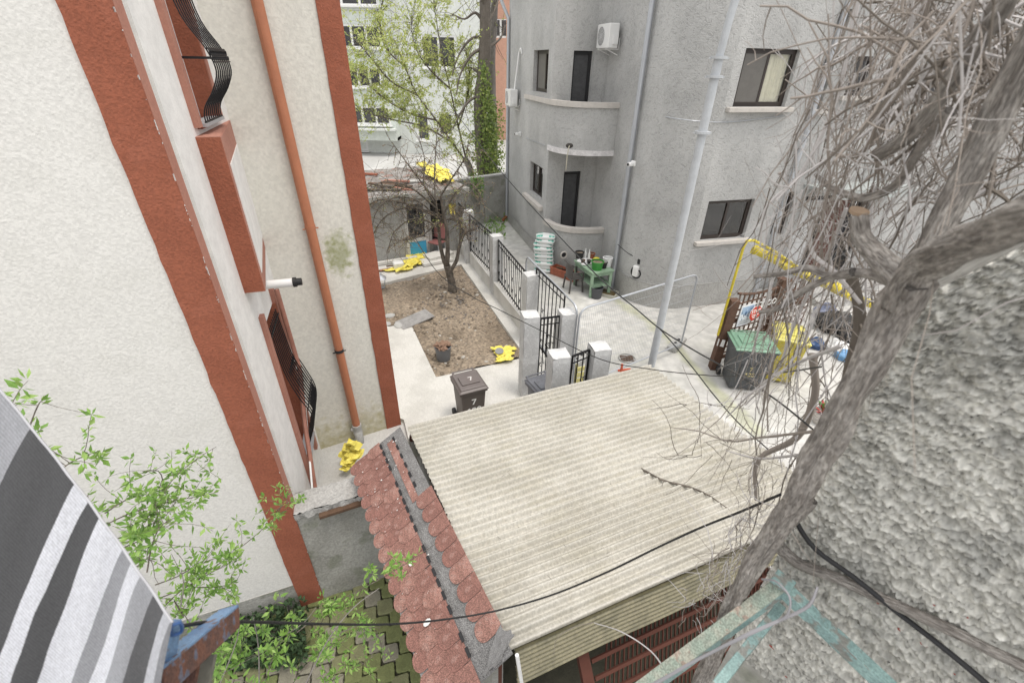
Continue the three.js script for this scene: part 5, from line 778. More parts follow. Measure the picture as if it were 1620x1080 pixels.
{ // brown gate post with signs, yellow gas pipes, lattice, rubbish on the right
  const b = gd(1128, 582).setY(0), top = hd(1163, 474, Math.hypot(b.x, b.z) - .1), wood = mottled(L3(.135, .075, .05), L3(.11, .06, .042), { N: 256, size: .5, seed: 181 });
  const pt = thing('gate_post', 'dark brown timber gate post with a small white plate, carrying the signs', 'post'); obj('post', bar(b, top, .17, .17), wood, pt); const mid = b.clone().lerp(top, .42); const off = b.clone().sub(EYE).setY(0).normalize().multiplyScalar(-.09); obj('plate', at(rbox(.14, .17, .012, .004), mid.x + off.x, mid.y, mid.z + off.z, Math.atan2(off.x, off.z)), M.pvc, pt);
  const A = b.clone(), Bq = V(7.0, 0, -9.75), F = frameOf([A.x, A.z], [Bq.x, Bq.z]);
  const lt = thing('lattice_fence', 'brown wooden lattice fence with ring row behind the bins', 'fence'); const top2 = u => 1.72 + .12 * Math.pow((u - .9) / .9, 2), M4 = g => g.applyMatrix4(F.M);
  obj('rail', M4(box(F.L - .1, .08, .04, F.L / 2, .25, 0)), wood, lt); obj('rail', M4(tube(Array.from({ length: 9 }, (_, i) => V(.1 + i * (F.L - .15) / 8, top2(i * F.L / 8), 0)), .03, { seg: 5 })), wood, lt); obj('rail', M4(box(F.L - .1, .06, .04, F.L / 2, 1.18, 0)), wood, lt);
  for (let u = .16; u < F.L; u += .15) obj('slat', M4(box(.035, top2(u) - .1, .018, u, .1 + (top2(u) - .1) / 2, .02)), wood, lt); for (let y = .4; y < 1.7; y += .15) obj('slat', M4(box(F.L - .15, .03, .018, F.L / 2, y, .038)), wood, lt);
  for (let i = 0; i < 7; i++) obj('ring', M4(new THREE.TorusGeometry(.06, .012, 6, 18).translate(.55 + i * .15, 1.45, .055)), M.pvc, lt);
  const pp = thing('lattice_post', 'second brown timber post at the middle of the lattice fence', 'post', V(1.45, 0, 0).applyMatrix4(F.M)); obj('post', box(.14, 1.9, .14, 0, .95, 0, .4), wood, pp); obj('post_cap', box(.18, .04, .18, 0, 1.92, 0, .4), wood, pp);
  // signs on the post side of the lattice
  const sg = (name, label, x, y, dx, w, h, t, shape) => { const p = pl(x, y, V(0, 0, dx).applyMatrix4(F.M), V(2, 0, dx).applyMatrix4(F.M)); const o = thing(name, label, 'sign', p, Math.atan2(F.N.x, F.N.z)); obj('panel', shape || rbox(w, h, .012, .003), M.pvc, o); const g = shape ? new THREE.CircleGeometry(w / 2, 8, Math.PI / 8) : new THREE.PlaneGeometry(w - .01, h - .01); obj('print', g.translate(0, 0, .0105), mat({ map: t, roughness: .4 }), o); return o; };
  sg('notice_board', 'white notice with blue picture hanging left of the stop sign', 1180, 498, .09, .42, .5, canvasTex(256, 304, (c, w, h) => { c.fillStyle = '#e4e8ee'; c.fillRect(0, 0, w, h); c.fillStyle = '#9fb6d2'; c.fillRect(18, 20, w - 36, 110); const r = rng(4); for (let i = 0; i < 40; i++) { c.fillStyle = ['#4a668c', '#7d95b5', '#2e3f5a', '#c9d4e2'][i % 4]; c.fillRect(24 + r() * 190, 60 + r() * 130, 6 + r() * 26, 4 + r() * 22); } c.fillStyle = '#555'; for (let i = 0; i < 4; i++) c.fillRect(26, 218 + i * 18, 150 + r() * 50, 7); }));
  sg('stop_sign', 'small red octagonal sign reading STOP with white lines below', 1195, 495, .16, .36, .36, canvasTex(256, 256, (c, w, h) => { c.fillStyle = '#c8352c'; c.fillRect(0, 0, w, h); c.fillStyle = '#fff'; c.textAlign = 'center'; c.font = 'bold 82px sans-serif'; c.fillText('STOP', w / 2, 120); c.fillRect(54, 146, 148, 14); c.fillRect(70, 176, 116, 12); c.fillRect(92, 202, 72, 9); }), new THREE.CylinderGeometry(.185, .185, .012, 8).rotateY(Math.PI / 8).rotateX(Math.PI / 2).rotateZ(0));
  const yp = mottled(L3(.62, .50, .04), L3(.55, .44, .03), { N: 128, size: .4, rough: .45 });
  const d = Math.hypot(b.x, b.z), gp = thing('gas_pipe', 'thin yellow gas pipe climbing the brown post and bending right', 'pipe');
  const p1 = hd(1182, 381, d - .15); obj('pipe', tube([hd(1136, 530, d - .15), p1.clone().add(V(-.03, -.12, 0)), p1, hd(1193, 380, d), hd(1225, 397, d + .4), hd(1262, 422, d + .8)], .027, { seg: 8, smooth: false }), yp, gp);
  const tp = thing('gas_pipe', 'thick yellow gas pipe running right behind the bare vine twigs', 'pipe'); obj('pipe', tube([hd(1193, 394, d + .3), hd(1222, 408, d + .5), hd(1256, 427, d + .8), hd(1300, 446, d + 1.1), hd(1350, 470, d + 1.4), hd(1398, 487, d + 1.6)], .085, { seg: 12 }), yp, tp); obj('flange', [cyl(hd(1193, 394, d + .3), hd(1196, 396, d + .31), .1), cyl(hd(1318, 452, d + 1.2), hd(1326, 456, d + 1.22), .11)], yp, tp);
  // bags of rubbish
  const bag = (label, x, y, s, m, seed, cat = 'bag') => { const r = rng(seed), g = new THREE.IcosahedronGeometry(s, 4), p = g.attributes.position; for (let i = 0; i < p.count; i++) { const v = V().fromBufferAttribute(p, i), n = 1 + .12 * Math.sin(v.x * 14 / s * .3 + seed) + .1 * Math.sin(v.y * 22 / s * .3) + .08 * Math.sin(v.z * 31 / s * .3 + v.x * 9) ; v.multiplyScalar(n); if (v.y < -s * .5) v.y = -s * .5; v.y *= .8; p.setXYZ(i, v.x, v.y, v.z); } g.computeVertexNormals(); const o = tag(obj('rubbish_bag', g, m), label, cat, 'rubbish bags right of the yellow bin'); o.position.copy(gd(x, y).setY(s * .42)); return o; };
  bag('white and pale plastic rubbish bag on the ground right of the yellow bin', 1322, 556, .26, M.pvc, 3); bag('blue plastic rubbish bag lying beside the white one', 1334, 566, .2, plain(.14, .30, .52, .4), 4); bag('large black rubbish bag behind the white bag', 1318, 520, .42, M.black, 5); bag('dark navy rubbish bag nearest the yellow bin', 1288, 548, .2, plain(.02, .06, .16, .4), 6); bag('grey-blue rubbish bag on the heap near the lattice', 1305, 500, .3, plain(.16, .18, .26, .5), 7); bag('black rubbish bag at the right end of the heap', 1348, 540, .36, M.rubber, 8);
  const rp = thing('red_plant', 'red-leaved plant in a pale pot below the vine twigs', 'plant', gd(1297, 668)), rl = [], r = rng(9); for (let i = 0; i < 40; i++) { const g = new THREE.PlaneGeometry(.05, .2, 1, 3), p = g.attributes.position; for (let k = 0; k < p.count; k++) p.setZ(k, .5 * Math.pow(p.getY(k) + .1, 2)); g.translate(0, .1, 0).rotateX(rr(.2, 1.2, r)).rotateY(r() * 6.28); rl.push(g.translate(rr(-.06, .06, r), .25, rr(-.06, .06, r))); } obj('red_leaves', rl.slice(0, 30), plain(.42, .06, .05, .5), rp, 'stuff'); obj('green_leaves', rl.slice(30), plain(.08, .2, .04, .5), rp, 'stuff'); obj('pot', tube([V(0, 0, 0), V(0, .26, 0)], [.12, .17], { seg: 14, smooth: false }), M.sill, rp);
}
// ---------------------------------------------------------------- trees, shrubs, ivy
const leafM = (r, g, b, t = .35) => new THREE.MeshPhysicalMaterial({ color: rgb(r, g, b), roughness: .75, transmission: t, thickness: 0, side: THREE.DoubleSide });
const LF = { young: [leafM(.52, .57, .18, .5), leafM(.42, .51, .13, .5), leafM(.58, .60, .24, .5)], shrub: [leafM(.23, .40, .07), leafM(.16, .31, .05), leafM(.31, .47, .12)], ivy: [leafM(.15, .22, .05, .25), leafM(.22, .31, .07, .3), leafM(.33, .40, .10, .3)], darkivy: [leafM(.03, .065, .022, .1), leafM(.045, .085, .03, .1)] };
// pointed leaf, folded along its middle; several joined into one geometry
function leaves(list, wide = .4) { // list of [p, size, dir, roll]
  const pos = [], nor = V(), X = V(), Y = V(), Z = V();
  for (const [p, s, d, roll] of list) {
    Y.copy(d).normalize(); X.crossVectors(Y, Math.abs(Y.y) > .95 ? V(1, 0, 0) : V(0, 1, 0)).normalize(); Z.crossVectors(X, Y); X.applyAxisAngle(Y, roll); Z.applyAxisAngle(Y, roll);
    const q = (x, y, z) => [p.x + X.x * x * s + Y.x * y * s + Z.x * z * s, p.y + X.y * x * s + Y.y * y * s + Z.y * z * s, p.z + X.z * x * s + Y.z * y * s + Z.z * z * s];
    const a = q(0, 0, 0), l = q(-wide / 2, .45, .07), r = q(wide / 2, .45, .07), m = q(0, .5, -.02), t = q(0, 1, .1);
    pos.push(...a, ...m, ...l, ...a, ...r, ...m, ...l, ...m, ...t, ...m, ...r, ...t);
  }
  const g = new THREE.BufferGeometry(); g.setAttribute('position', new THREE.Float32BufferAttribute(pos, 3)); g.computeVertexNormals(); g.setAttribute('uv', new THREE.Float32BufferAttribute(new Float32Array(pos.length / 3 * 2), 2)); return g;
}
const rdir = (r, up = 0) => V(rr(-1, 1, r), rr(-1, 1, r) + up, rr(-1, 1, r)).normalize();
function foliage(parent, list, mats, wide, r) { const L = mats.map(() => []); for (const l of list) L[Math.floor(r() * mats.length)].push(l); L.forEach((q, i) => q.length && obj('foliage', leaves(q, wide), mats[i], parent, 'stuff')); }
function wander(p, d, len, n, r, bend = .25, grav = 0) { const q = [p.clone()], v = d.clone(); for (let i = 0; i < n; i++) { v.add(rdir(r).multiplyScalar(bend)); v.y += grav; v.normalize(); q.push(q[i].clone().addScaledVector(v, len / n)); } return q; }
const pathPx = (list, d0, d1 = d0) => list.map(([x, y], i) => hd(x, y, mix(d0, d1, i / Math.max(1, list.length - 1))));
const along = (pts, t) => { const x = t * (pts.length - 1), i = Math.min(pts.length - 2, Math.floor(x)); return pts[i].clone().lerp(pts[i + 1], x - i); };
M.barkDark = mottled(L3(.19, .165, .14), L3(.12, .105, .09), { N: 256, size: .5, speck: .2, bump: .015 });
M.barkGrey = mottled(L3(.27, .25, .23), L3(.19, .17, .155), { N: 256, size: .5, speck: .2, bump: .01 });
{ // ivy-clad tree behind the back wall
  const r = rng(201), t = thing('ivy_tree', 'tall dark-trunked tree wrapped in green ivy just left of the grey house', 'tree'), D = 21.8;
  const b = hd(765, 280, D), tp = hd(769, -30, D), tr = [V(b.x, 0, b.z), b, hd(760, 170, D), hd(766, 90, D), tp, tp.clone().add(V(.2, 3, .3)), tp.clone().add(V(-.1, 5.5, -.2))];
  obj('trunk', tube(tr, [.34, .3, .27, .24, .2, .12, .05], { seg: 12, rough: .12, step: 40 }), M.barkDark, t);
  const t2 = [hd(780, 284, D + 1).setY(0), hd(779, 200, D + 1), hd(777, 100, D + 1), hd(783, 0, D + 1), hd(786, -80, D + 1)]; obj('second_trunk', tube(t2, [.26, .22, .18, .14, .08], { seg: 10, rough: .1 }), M.barkGrey, t);
  const lv = [], tw = [];
  const limbs = [[[764, 58], [748, 60], [735, 72], [722, 96], [715, 120]], [[768, 40], [752, 20], [735, 30], [715, 22]], [[762, 76], [745, 88], [728, 118], [722, 150]], [[770, 20], [760, -10], [740, -25]], [[770, 40], [785, 10], [792, -20]], [[763, 100], [775, 75], [792, 60], [799, 40]], [[760, 150], [742, 160], [728, 180], [716, 205]], [[762, 120], [748, 108], [738, 108]]];
  for (const l of limbs) { const p = pathPx(l, D, D + rr(-1.5, 1.5, r)); obj('branch', tube(p, [.07, .045, .02], { seg: 6, rough: .1 }), M.barkDark, t); for (let i = 0; i < 12; i++) { const q = wander(along(p, .25 + .75 * r()), rdir(r, .3), rr(.5, 1.4, r), 5, r, .3); tw.push(tube(q, [.013, .004], { seg: 3, smooth: false })); if (r() < .6) for (let k = 0; k < 5; k++) lv.push([along(q, .4 + .6 * r()), rr(.08, .14, r), rdir(r, .2), r() * 6]); } }
  obj('twigs', tw, M.barkDark, t, 'stuff');
  foliage(t, lv, LF.young, .45, r);
  const iv = []; for (let i = 0; i < 4000; i++) { const y = 95 + 192 * Math.pow(r(), .7), w = y < 130 ? 9 : y < 165 ? 14 : y < 200 ? 20 : 26; const c = hd(mix(766, 771, (y - 120) / 160) + rr(-w, w, r) * Math.sqrt(r()) * (1 + .3 * Math.sin(y * .21)), y + rr(-6, 6, r), D + rr(-.7, .6, r)); iv.push([c, rr(.08, .15, r), rdir(r, -.2), r() * 6]); }
  for (let i = 0; i < 600; i++) { const c = hd(798 - Math.abs(rr(0, 26, r)), rr(160, 270, r), D + rr(-.3, .8, r)); iv.push([c, rr(.07, .13, r), rdir(r), r() * 6]); }
  const fo = []; foliage(t, iv, LF.ivy, .7, r);
}
{ // leafy young tree leaning left before the green block
  const r = rng(211), t = thing('leafy_tree', 'spreading tree with fresh yellow-green leaves in front of the pale green block', 'tree'), D = 22.5;
  const base = hd(748, 300, D), tr = [V(base.x, 0, base.z), base, hd(742, 262, D), hd(735, 250, D)]; obj('trunk', tube(tr, [.2, .17, .15, .13], { seg: 10, rough: .1 }), M.barkGrey, t);
  const limbs = [[[742, 262], [715, 225], [690, 190], [660, 150], [640, 105], [622, 60]], [[738, 255], [725, 200], [712, 140], [700, 90], [690, 30], [684, -20]], [[715, 225], [670, 200], [625, 190], [585, 180], [560, 165]], [[690, 190], [650, 180], [600, 150], [570, 120], [552, 110]], [[725, 200], [740, 150], [742, 110], [735, 70]], [[660, 150], [620, 130], [585, 90], [560, 60]], [[712, 140], [680, 110], [655, 70], [650, 20]], [[640, 105], [610, 75], [600, 30], [608, -10]]];
  const tw = [], lv = [];
  limbs.forEach((l, i) => { const p = pathPx(l, D, D + rr(-2.5, 1.5, r)); obj('branch', tube(p, [.05 - i * .002, .026, .009], { seg: 6, rough: .12 }), M.bark, t); for (let k = 0; k < 84; k++) { const s = .12 + .85 * r(), q = wander(along(p, s), rdir(r, .45), rr(.6, 1.7, r), 6, r, .25, -.02); tw.push(tube(q, [.009, .003], { seg: 3, smooth: false })); const n = Math.floor(rr(3, 19, r)); for (let m = 0; m < n; m++) { const c = along(q, .25 + .75 * r()); const cl = 1 + Math.floor(r() * 3); for (let z = 0; z < cl; z++) lv.push([c.clone().add(rdir(r).multiplyScalar(.06)), rr(.07, .15, r), rdir(r, -.15), r() * 6]); } } });
  obj('twigs', tw, M.bark, t, 'stuff'); foliage(t, lv, LF.young, .45, r);
}
{ // bare fruit tree in the soil
  const r = rng(221), t = thing('fruit_tree', 'small nearly bare fruit tree with forked trunk standing in the garden soil', 'tree'), D = 12.37;
  const P = (l, a = 0, b = a) => pathPx(l, D + a, D + b);
  obj('trunk', tube([gd(717, 464), ...P([[714, 446], [710, 430], [707, 420]])], [.135, .11, .1, .105], { seg: 12, rough: .12 }), M.bark, t);
  M.bud = mottled(L3(.33, .24, .15), L3(.24, .17, .11), { N: 256 });
  const big = [[[709, 428], [701, 408], [696, 384], [693, 352], [689, 318]], [[707, 420], [708, 395], [707, 365], [701, 335], [697, 310]], [[711, 430], [722, 412], [727, 388], [735, 369], [753, 361]]];
  big.forEach((l, i) => obj('limb', tube(P(l, 0, [.2, -.4, .1][i]), i === 2 ? [.06, .055, .045, .045, .035] : [.075, .06, .05, .04, .028], { seg: 9, rough: .12 }), M.bark, t));
  const sub = [[[697, 352], [664, 320], [628, 312], [598, 330], [584, 382]], [[694, 345], [650, 328], [610, 342], [590, 372], [582, 408]], [[691, 330], [648, 296], [606, 288], [572, 300]], [[701, 340], [722, 302], [744, 290], [764, 318], [768, 350]], [[690, 318], [662, 282], [638, 250], [620, 225]], [[689, 318], [687, 285], [689, 240], [692, 195]], [[697, 310], [716, 280], [735, 250], [742, 220]], [[727, 388], [729, 350], [740, 312], [760, 285]], [[695, 360], [660, 345], [625, 365], [612, 400]], [[735, 369], [722, 340], [716, 310]], [[693, 352], [720, 345], [735, 355], [742, 385]], [[690, 325], [670, 290], [672, 255], [662, 215]], [[692, 340], [640, 322], [600, 316], [574, 330]], [[700, 345], [668, 372], [640, 380], [615, 378]]];
  const tw = [], lv = [], bd = [];
  sub.forEach((l, i) => { const p = P(l, 0, rr(-1.3, 1.1, r)); obj('branch', tube(p, [.026, .017, .008], { seg: 5, rough: .1 }), M.bark, t); for (let k = 0; k < 40; k++) { const s = .1 + .85 * r(), q = wander(along(p, s), rdir(r, .1), rr(.25, .85, r), 5, r, .28, -.05); tw.push(tube(q, [.0075, .003], { seg: 3, smooth: false })); if (r() < .5) for (let m = 0; m < 3; m++) { const q2 = wander(along(q, r()), rdir(r, .1), rr(.1, .35, r), 3, r, .2); tw.push(tube(q2, [.004, .002], { seg: 3, smooth: false })); } for (let m = 0; m < 4; m++) bd.push(new THREE.IcosahedronGeometry(rr(.008, .016, r), 0).translate(...along(q, r()).toArray())); if (r() < .4) for (let m = 0; m < 4; m++) lv.push([along(q, r()), rr(.025, .05, r), rdir(r), r() * 6]); } });
  obj('buds', bd, M.bud, t, 'stuff');
  for (const [x, y, n] of [[693, 352, 26], [664, 345, 22], [733, 350, 14], [745, 330, 10], [720, 300, 10]]) for (let m = 0; m < n; m++) lv.push([hd(x + rr(-9, 9, r), y + rr(-7, 7, r), D + rr(-.4, .3, r)), rr(.04, .075, r), rdir(r), r() * 6]);
  obj('twigs', tw, M.bark, t, 'stuff'); foliage(t, lv, LF.young, .5, r);
}
{ // ivy tuft on the back wall, weeds by the path
  const r = rng(231), t = thing('ivy', 'tuft of green ivy hanging over the concrete back wall', 'ivy'), l = [], st = []; for (let i = 0; i < 420; i++) { const y = rr(280, 310, r), c = hd(756 + rr(-12, 11, r) * Math.sqrt(r()), y, 18.55 + rr(-.25, .1, r)); l.push([c, rr(.06, .11, r), rdir(r, -.4), r() * 6]); } for (let i = 0; i < 8; i++) st.push(tube(pathPx([[752 + i, 282], [754 + i, 300], [757 + rr(-3, 3, r), 330 + rr(-10, 12, r)]], 18.6), [.01, .005], { seg: 3 })); obj('stem', st, M.bark, t, 'stuff'); foliage(t, l, [LF.shrub[1], LF.shrub[0]], .8, r);
  const w = thing('weeds', 'patch of fresh green weeds along the path by the grey house', 'weeds'), wl = []; for (let i = 0; i < 260; i++) { const x = rr(766, 800, r), c = gd(x, rr(345, 374, r) + (x - 780) * .2).setY(rr(0, .35, r) * r()); wl.push([c, rr(.08, .2, r), rdir(r, 1.2), r() * 6]); } foliage(w, wl, LF.shrub, .3, r); w.userData.kind = 'stuff';
}
// shrubs by the left wall: stems, leaf by leaf for the nearest, the rest as foliage
const leafGeo = [.36, .42, .48].map(w => leaves([[V(0, 0, 0), 1, V(0, 1, 0), 0]], w));
function shrub(label, runs, seed, o = {}) {
  const r = rng(seed), t = thing('shrub', label, 'shrub', [0, 0, 0]), stems = [], all = [];
  for (const { px, d, n = 26, s = .045, rad = .004, spread = .05, from = .2, side = 5, bare = false, pale = false } of runs) {
    const p = pathPx(px, ...(Array.isArray(d) ? d : [d])), m = obj('stem', tube(p, [rad, rad * .7, rad * .35], { seg: 5, rough: .1 }), pale ? M.barkGrey : M.bark, t);
    if (bare) continue;
    const tips = [p]; for (let k = 0; k < side * 1.4; k++) { const q = wander(along(p, from + (1 - from) * r()), rdir(r, .35), rr(.08, .26, r), 4, r, .25); tips.push(q); stems.push(tube(q, [rad * .5, rad * .25], { seg: 4, smooth: false })); }
    for (let k = 0; k < n * 1.45; k++) { const q = tips[Math.floor(r() * tips.length)], c = along(q, q === p ? from + (1 - from) * r() : .25 + .75 * r()); const w = 2 + Math.floor(r() * 3); for (let z = 0; z < w; z++) { const dir = rdir(r, .25); all.push([c.clone().addScaledVector(dir, rr(0, spread * .35, r)), s * rr(.6, 1.35, r), dir, r() * 6]); } }
  }
  if (stems.length) obj('twigs', stems, M.bark, t, 'stuff');
  all.sort(() => r() - .5);
  const one = all.slice(0, 240), rest = all.slice(240), q4 = new THREE.Quaternion(), mats = o.mats || LF.shrub;
  for (const [p, s, d, roll] of one) { const m = new THREE.Mesh(leafGeo[Math.floor(r() * 3)], mats[Math.floor(r() * mats.length)]); m.name = 'leaf'; m.position.copy(p); m.quaternion.setFromUnitVectors(V(0, 1, 0), d).multiply(q4.setFromAxisAngle(V(0, 1, 0), roll)); m.scale.setScalar(s); m.castShadow = m.receiveShadow = true; t.add(m); }
  if (rest.length) foliage(t, rest, mats, .42, r);
  return t;
}
shrub('tall leafy shrub climbing in front of the cream wall beside the striped awning', [
  { px: [[200, 905], [235, 830], [270, 762], [305, 730], [342, 706]], d: [2.7, 3.1], n: 34, from: .45, side: 5 }, { px: [[260, 780], [250, 745], [225, 745]], d: 3.0, n: 12 },
  { px: [[150, 838], [205, 812], [260, 795], [315, 785], [345, 778]], d: [2.7, 3], n: 54, side: 9 }, { px: [[168, 858], [220, 838], [262, 815], [282, 785]], d: 2.8, n: 54, side: 9 }, { px: [[180, 872], [230, 850], [255, 830]], d: 2.7, n: 36, side: 7 }, { px: [[165, 812], [200, 790], [232, 782]], d: 2.9, n: 26, side: 5 },
  { px: [[232, 905], [240, 862], [252, 835], [266, 822]], d: 2.3, n: 26, s: .05, side: 4 }, { px: [[200, 905], [225, 890], [235, 880]], d: 2.4, n: 18 },
  { px: [[78, 760], [110, 732], [158, 712]], d: 2.6, n: 24, from: .3 }, { px: [[128, 790], [140, 782]], d: 2.5, n: 7, from: 0, side: 1 }, { px: [[-5, 668], [14, 645], [26, 640]], d: 2.3, n: 4, side: 1 }, { px: [[40, 690], [60, 640], [66, 632]], d: 3, n: 3, side: 1 }], 241);
shrub('leafy shrub spreading above the blue metal bracket towards the terracotta corner', [
  { px: [[235, 985], [285, 935], [335, 905], [382, 880]], d: 2.5, n: 46, side: 8 }, { px: [[240, 950], [300, 930], [345, 928], [376, 920]], d: 2.6, n: 44, side: 8 }, { px: [[245, 925], [280, 912], [310, 895], [345, 880]], d: 2.6, n: 34, side: 7 },
  { px: [[300, 925], [355, 885], [400, 850], [440, 815], [476, 792]], d: [2.5, 3.3], n: 32, from: .3, side: 4 }, { px: [[430, 828], [440, 805], [460, 792]], d: 3.2, n: 20, s: .05, from: .2 }, { px: [[290, 975], [275, 950], [300, 985]], d: 2.4, n: 26 }, { px: [[285, 960], [290, 925], [286, 900]], d: 2.2, n: 0, bare: true, pale: true }], 242);
shrub('low leafy shrub at the bottom edge with pale shoots reaching over the red shingles', [
  { px: [[360, 1150], [375, 1050], [395, 1000], [420, 985]], d: 2.2, n: 52, side: 9, s: .05 }, { px: [[400, 1150], [425, 1060], [440, 1020], [470, 1000]], d: 2.2, n: 60, side: 10, s: .05 }, { px: [[345, 1120], [350, 1050], [365, 1020]], d: 2.1, n: 44, side: 8 }, { px: [[430, 1150], [470, 1070], [510, 1030], [560, 1000]], d: 2.1, n: 48, side: 9 }, { px: [[470, 1160], [520, 1080], [560, 1060], [600, 1030]], d: 2.0, n: 40, side: 8 }, { px: [[300, 1120], [330, 1085], [350, 1065]], d: 1.9, n: 30 },
  { px: [[480, 1100], [500, 1030], [508, 985], [540, 935]], d: 2.4, n: 40, side: 6, s: .05 }, { px: [[470, 1000], [520, 960], [560, 938], [625, 902], [692, 858]], d: [2.5, 2.2], n: 54, from: .1, side: 7, rad: .005, s: .052 }, { px: [[540, 1000], [580, 985], [600, 1010], [605, 1040]], d: 2.1, n: 22, side: 4 },
  { px: [[470, 1110], [520, 1010], [560, 960], [600, 930]], d: 2.0, bare: true, pale: true, rad: .006 }, { px: [[410, 1100], [408, 1020], [400, 975]], d: 2.0, bare: true, pale: true, rad: .005 }, { px: [[440, 1010], [480, 985], [500, 960]], d: 2.3, bare: true, pale: true }, { px: [[340, 1100], [375, 1010], [378, 985]], d: 2.0, bare: true, pale: true }], 243);
{ const r = rng(251), t = thing('ivy', 'dark green ivy mat on the court ground below the cream wall', 'ivy'), l = []; for (let i = 0; i < 1500; i++) { const a = gd(425 + rr(-75, 60, r), 1000 + rr(-40, 60, r), CY + .05); l.push([a.setY(CY + rr(.02, .3, r)), rr(.05, .09, r), rdir(r, .3), r() * 6]); } foliage(t, l, LF.darkivy, .85, r); t.userData.kind = 'stuff'; }
// ---------------------------------------------------------------- close by: our own rough wall, vine, frames, cables, striped cloth
const CN = hd(1300, 740, 1.05), WD = V(.643, 0, .766);                 // corner of the near wall, and the way its face runs
const onWall = (x, y, off = 0) => { const n = V(-WD.z, 0, WD.x), r = ray(x, y); const t = (CN.clone().sub(EYE).dot(n) + off) / r.dot(n); return r.multiplyScalar(t).add(EYE); };   // off > 0 towards the eye
{
  const t = thing('rough_wall', 'very rough grey-beige plastered wall close by on the right', 'wall');
  const W = 1.3, y0 = 4.2, nx = 340, ny = 420, N = 1024, a = fbm(N, 50, 4, 261, .7), b = fbm(N, 110, 3, 262, .7), c = fbm(N, 5, 3, 263), wv = fbm(N, 12, 3, 264);
  const n = V(-WD.z, 0, WD.x), pos = [], uv = [], idx = [], ta = onWall(1440, 480), tb = onWall(1640, 378), uo = p => p.clone().sub(CN).setY(0).dot(WD), top = u => mix(ta.y, tb.y, (u - uo(ta)) / (uo(tb) - uo(ta)));
  for (let j = 0; j <= ny; j++) for (let i = 0; i <= nx; i++) { const u = i / nx * W, y = mix(y0, top(u), j / ny), s = N / 1.1; const wx = (wv[(Math.floor(y * s * .5) & 1023) * N + (Math.floor(u * s * .5) & 1023)] - .5) * 60, k = (Math.floor(y * s * 1.25 + wx) & 1023) * N + (Math.floor(u * s * .42 + wx) & 1023), k2 = (Math.floor(y * s * 1.6) & 1023) * N + (Math.floor(u * s) & 1023); const h = .013 * sstep(.38, .58, a[k]) + .012 * sstep(.4, .62, b[k2]) + .012 * c[k]; const p = CN.clone().addScaledVector(WD, u).addScaledVector(n, h - .02 - .03 * (1 - sstep(0, .035, u))); pos.push(p.x, y, p.z); uv.push(u, y); }
  for (let j = 0; j < ny; j++) for (let i = 0; i < nx; i++) { const q = j * (nx + 1) + i, s = q + nx + 1; idx.push(q, q + 1, s, s, q + 1, s + 1); }
  const g = new THREE.BufferGeometry(); g.setAttribute('position', new THREE.Float32BufferAttribute(pos, 3)); g.setAttribute('uv', new THREE.Float32BufferAttribute(uv, 2)); g.setIndex(idx); g.computeVertexNormals();
  obj('plaster', g, mottled(L3(.57, .56, .515), L3(.44, .432, .395), { N: 512, size: .6, per: 4, fine: 90, speck: .2, bump: .003, seed: 265, c: L3(.27, .27, .255), cAmt: .35 }), t);
  const e = CN.clone().addScaledVector(WD, 2.2), bk = p => p.clone().addScaledVector(n, -.35);
  const f = frameOf([CN.x + n.x * -.05, CN.z + n.z * -.05], [e.x - n.x * .05, e.z - n.z * .05]);
  { const sh = new THREE.Shape([[0, CY], [2.2, CY], [2.2, top(2.2) - .01], [0, top(0) - .01]].map(q => new THREE.Vector2(...q))), cg = new THREE.ExtrudeGeometry(sh, { depth: .28, bevelEnabled: false }); cg.translate(0, 0, -.33); cg.deleteAttribute('uv'); const fr = frameOf([CN.x, CN.z], [e.x, e.z]); const sgn = fr.N.dot(n) > 0; if (!sgn) cg.translate(0, 0, .38); obj('core', boxUV(cg).applyMatrix4(fr.M), M.oldwall, t); }
  const r = rng(266), fl = []; for (let i = 0; i < 16; i++) { const p = onWall(rr(1215, 1560, r), rr(940, 1075, r), .004), q = new THREE.CircleGeometry(rr(.002, .006, r), 6); q.scale(1 + r(), 1, 1); fl.push(at(q, p.x, p.y, p.z, Math.atan2(n.x, n.z))); } obj('red_paint_flecks', fl, plain(.30, .06, .04), t, 'stuff');
}
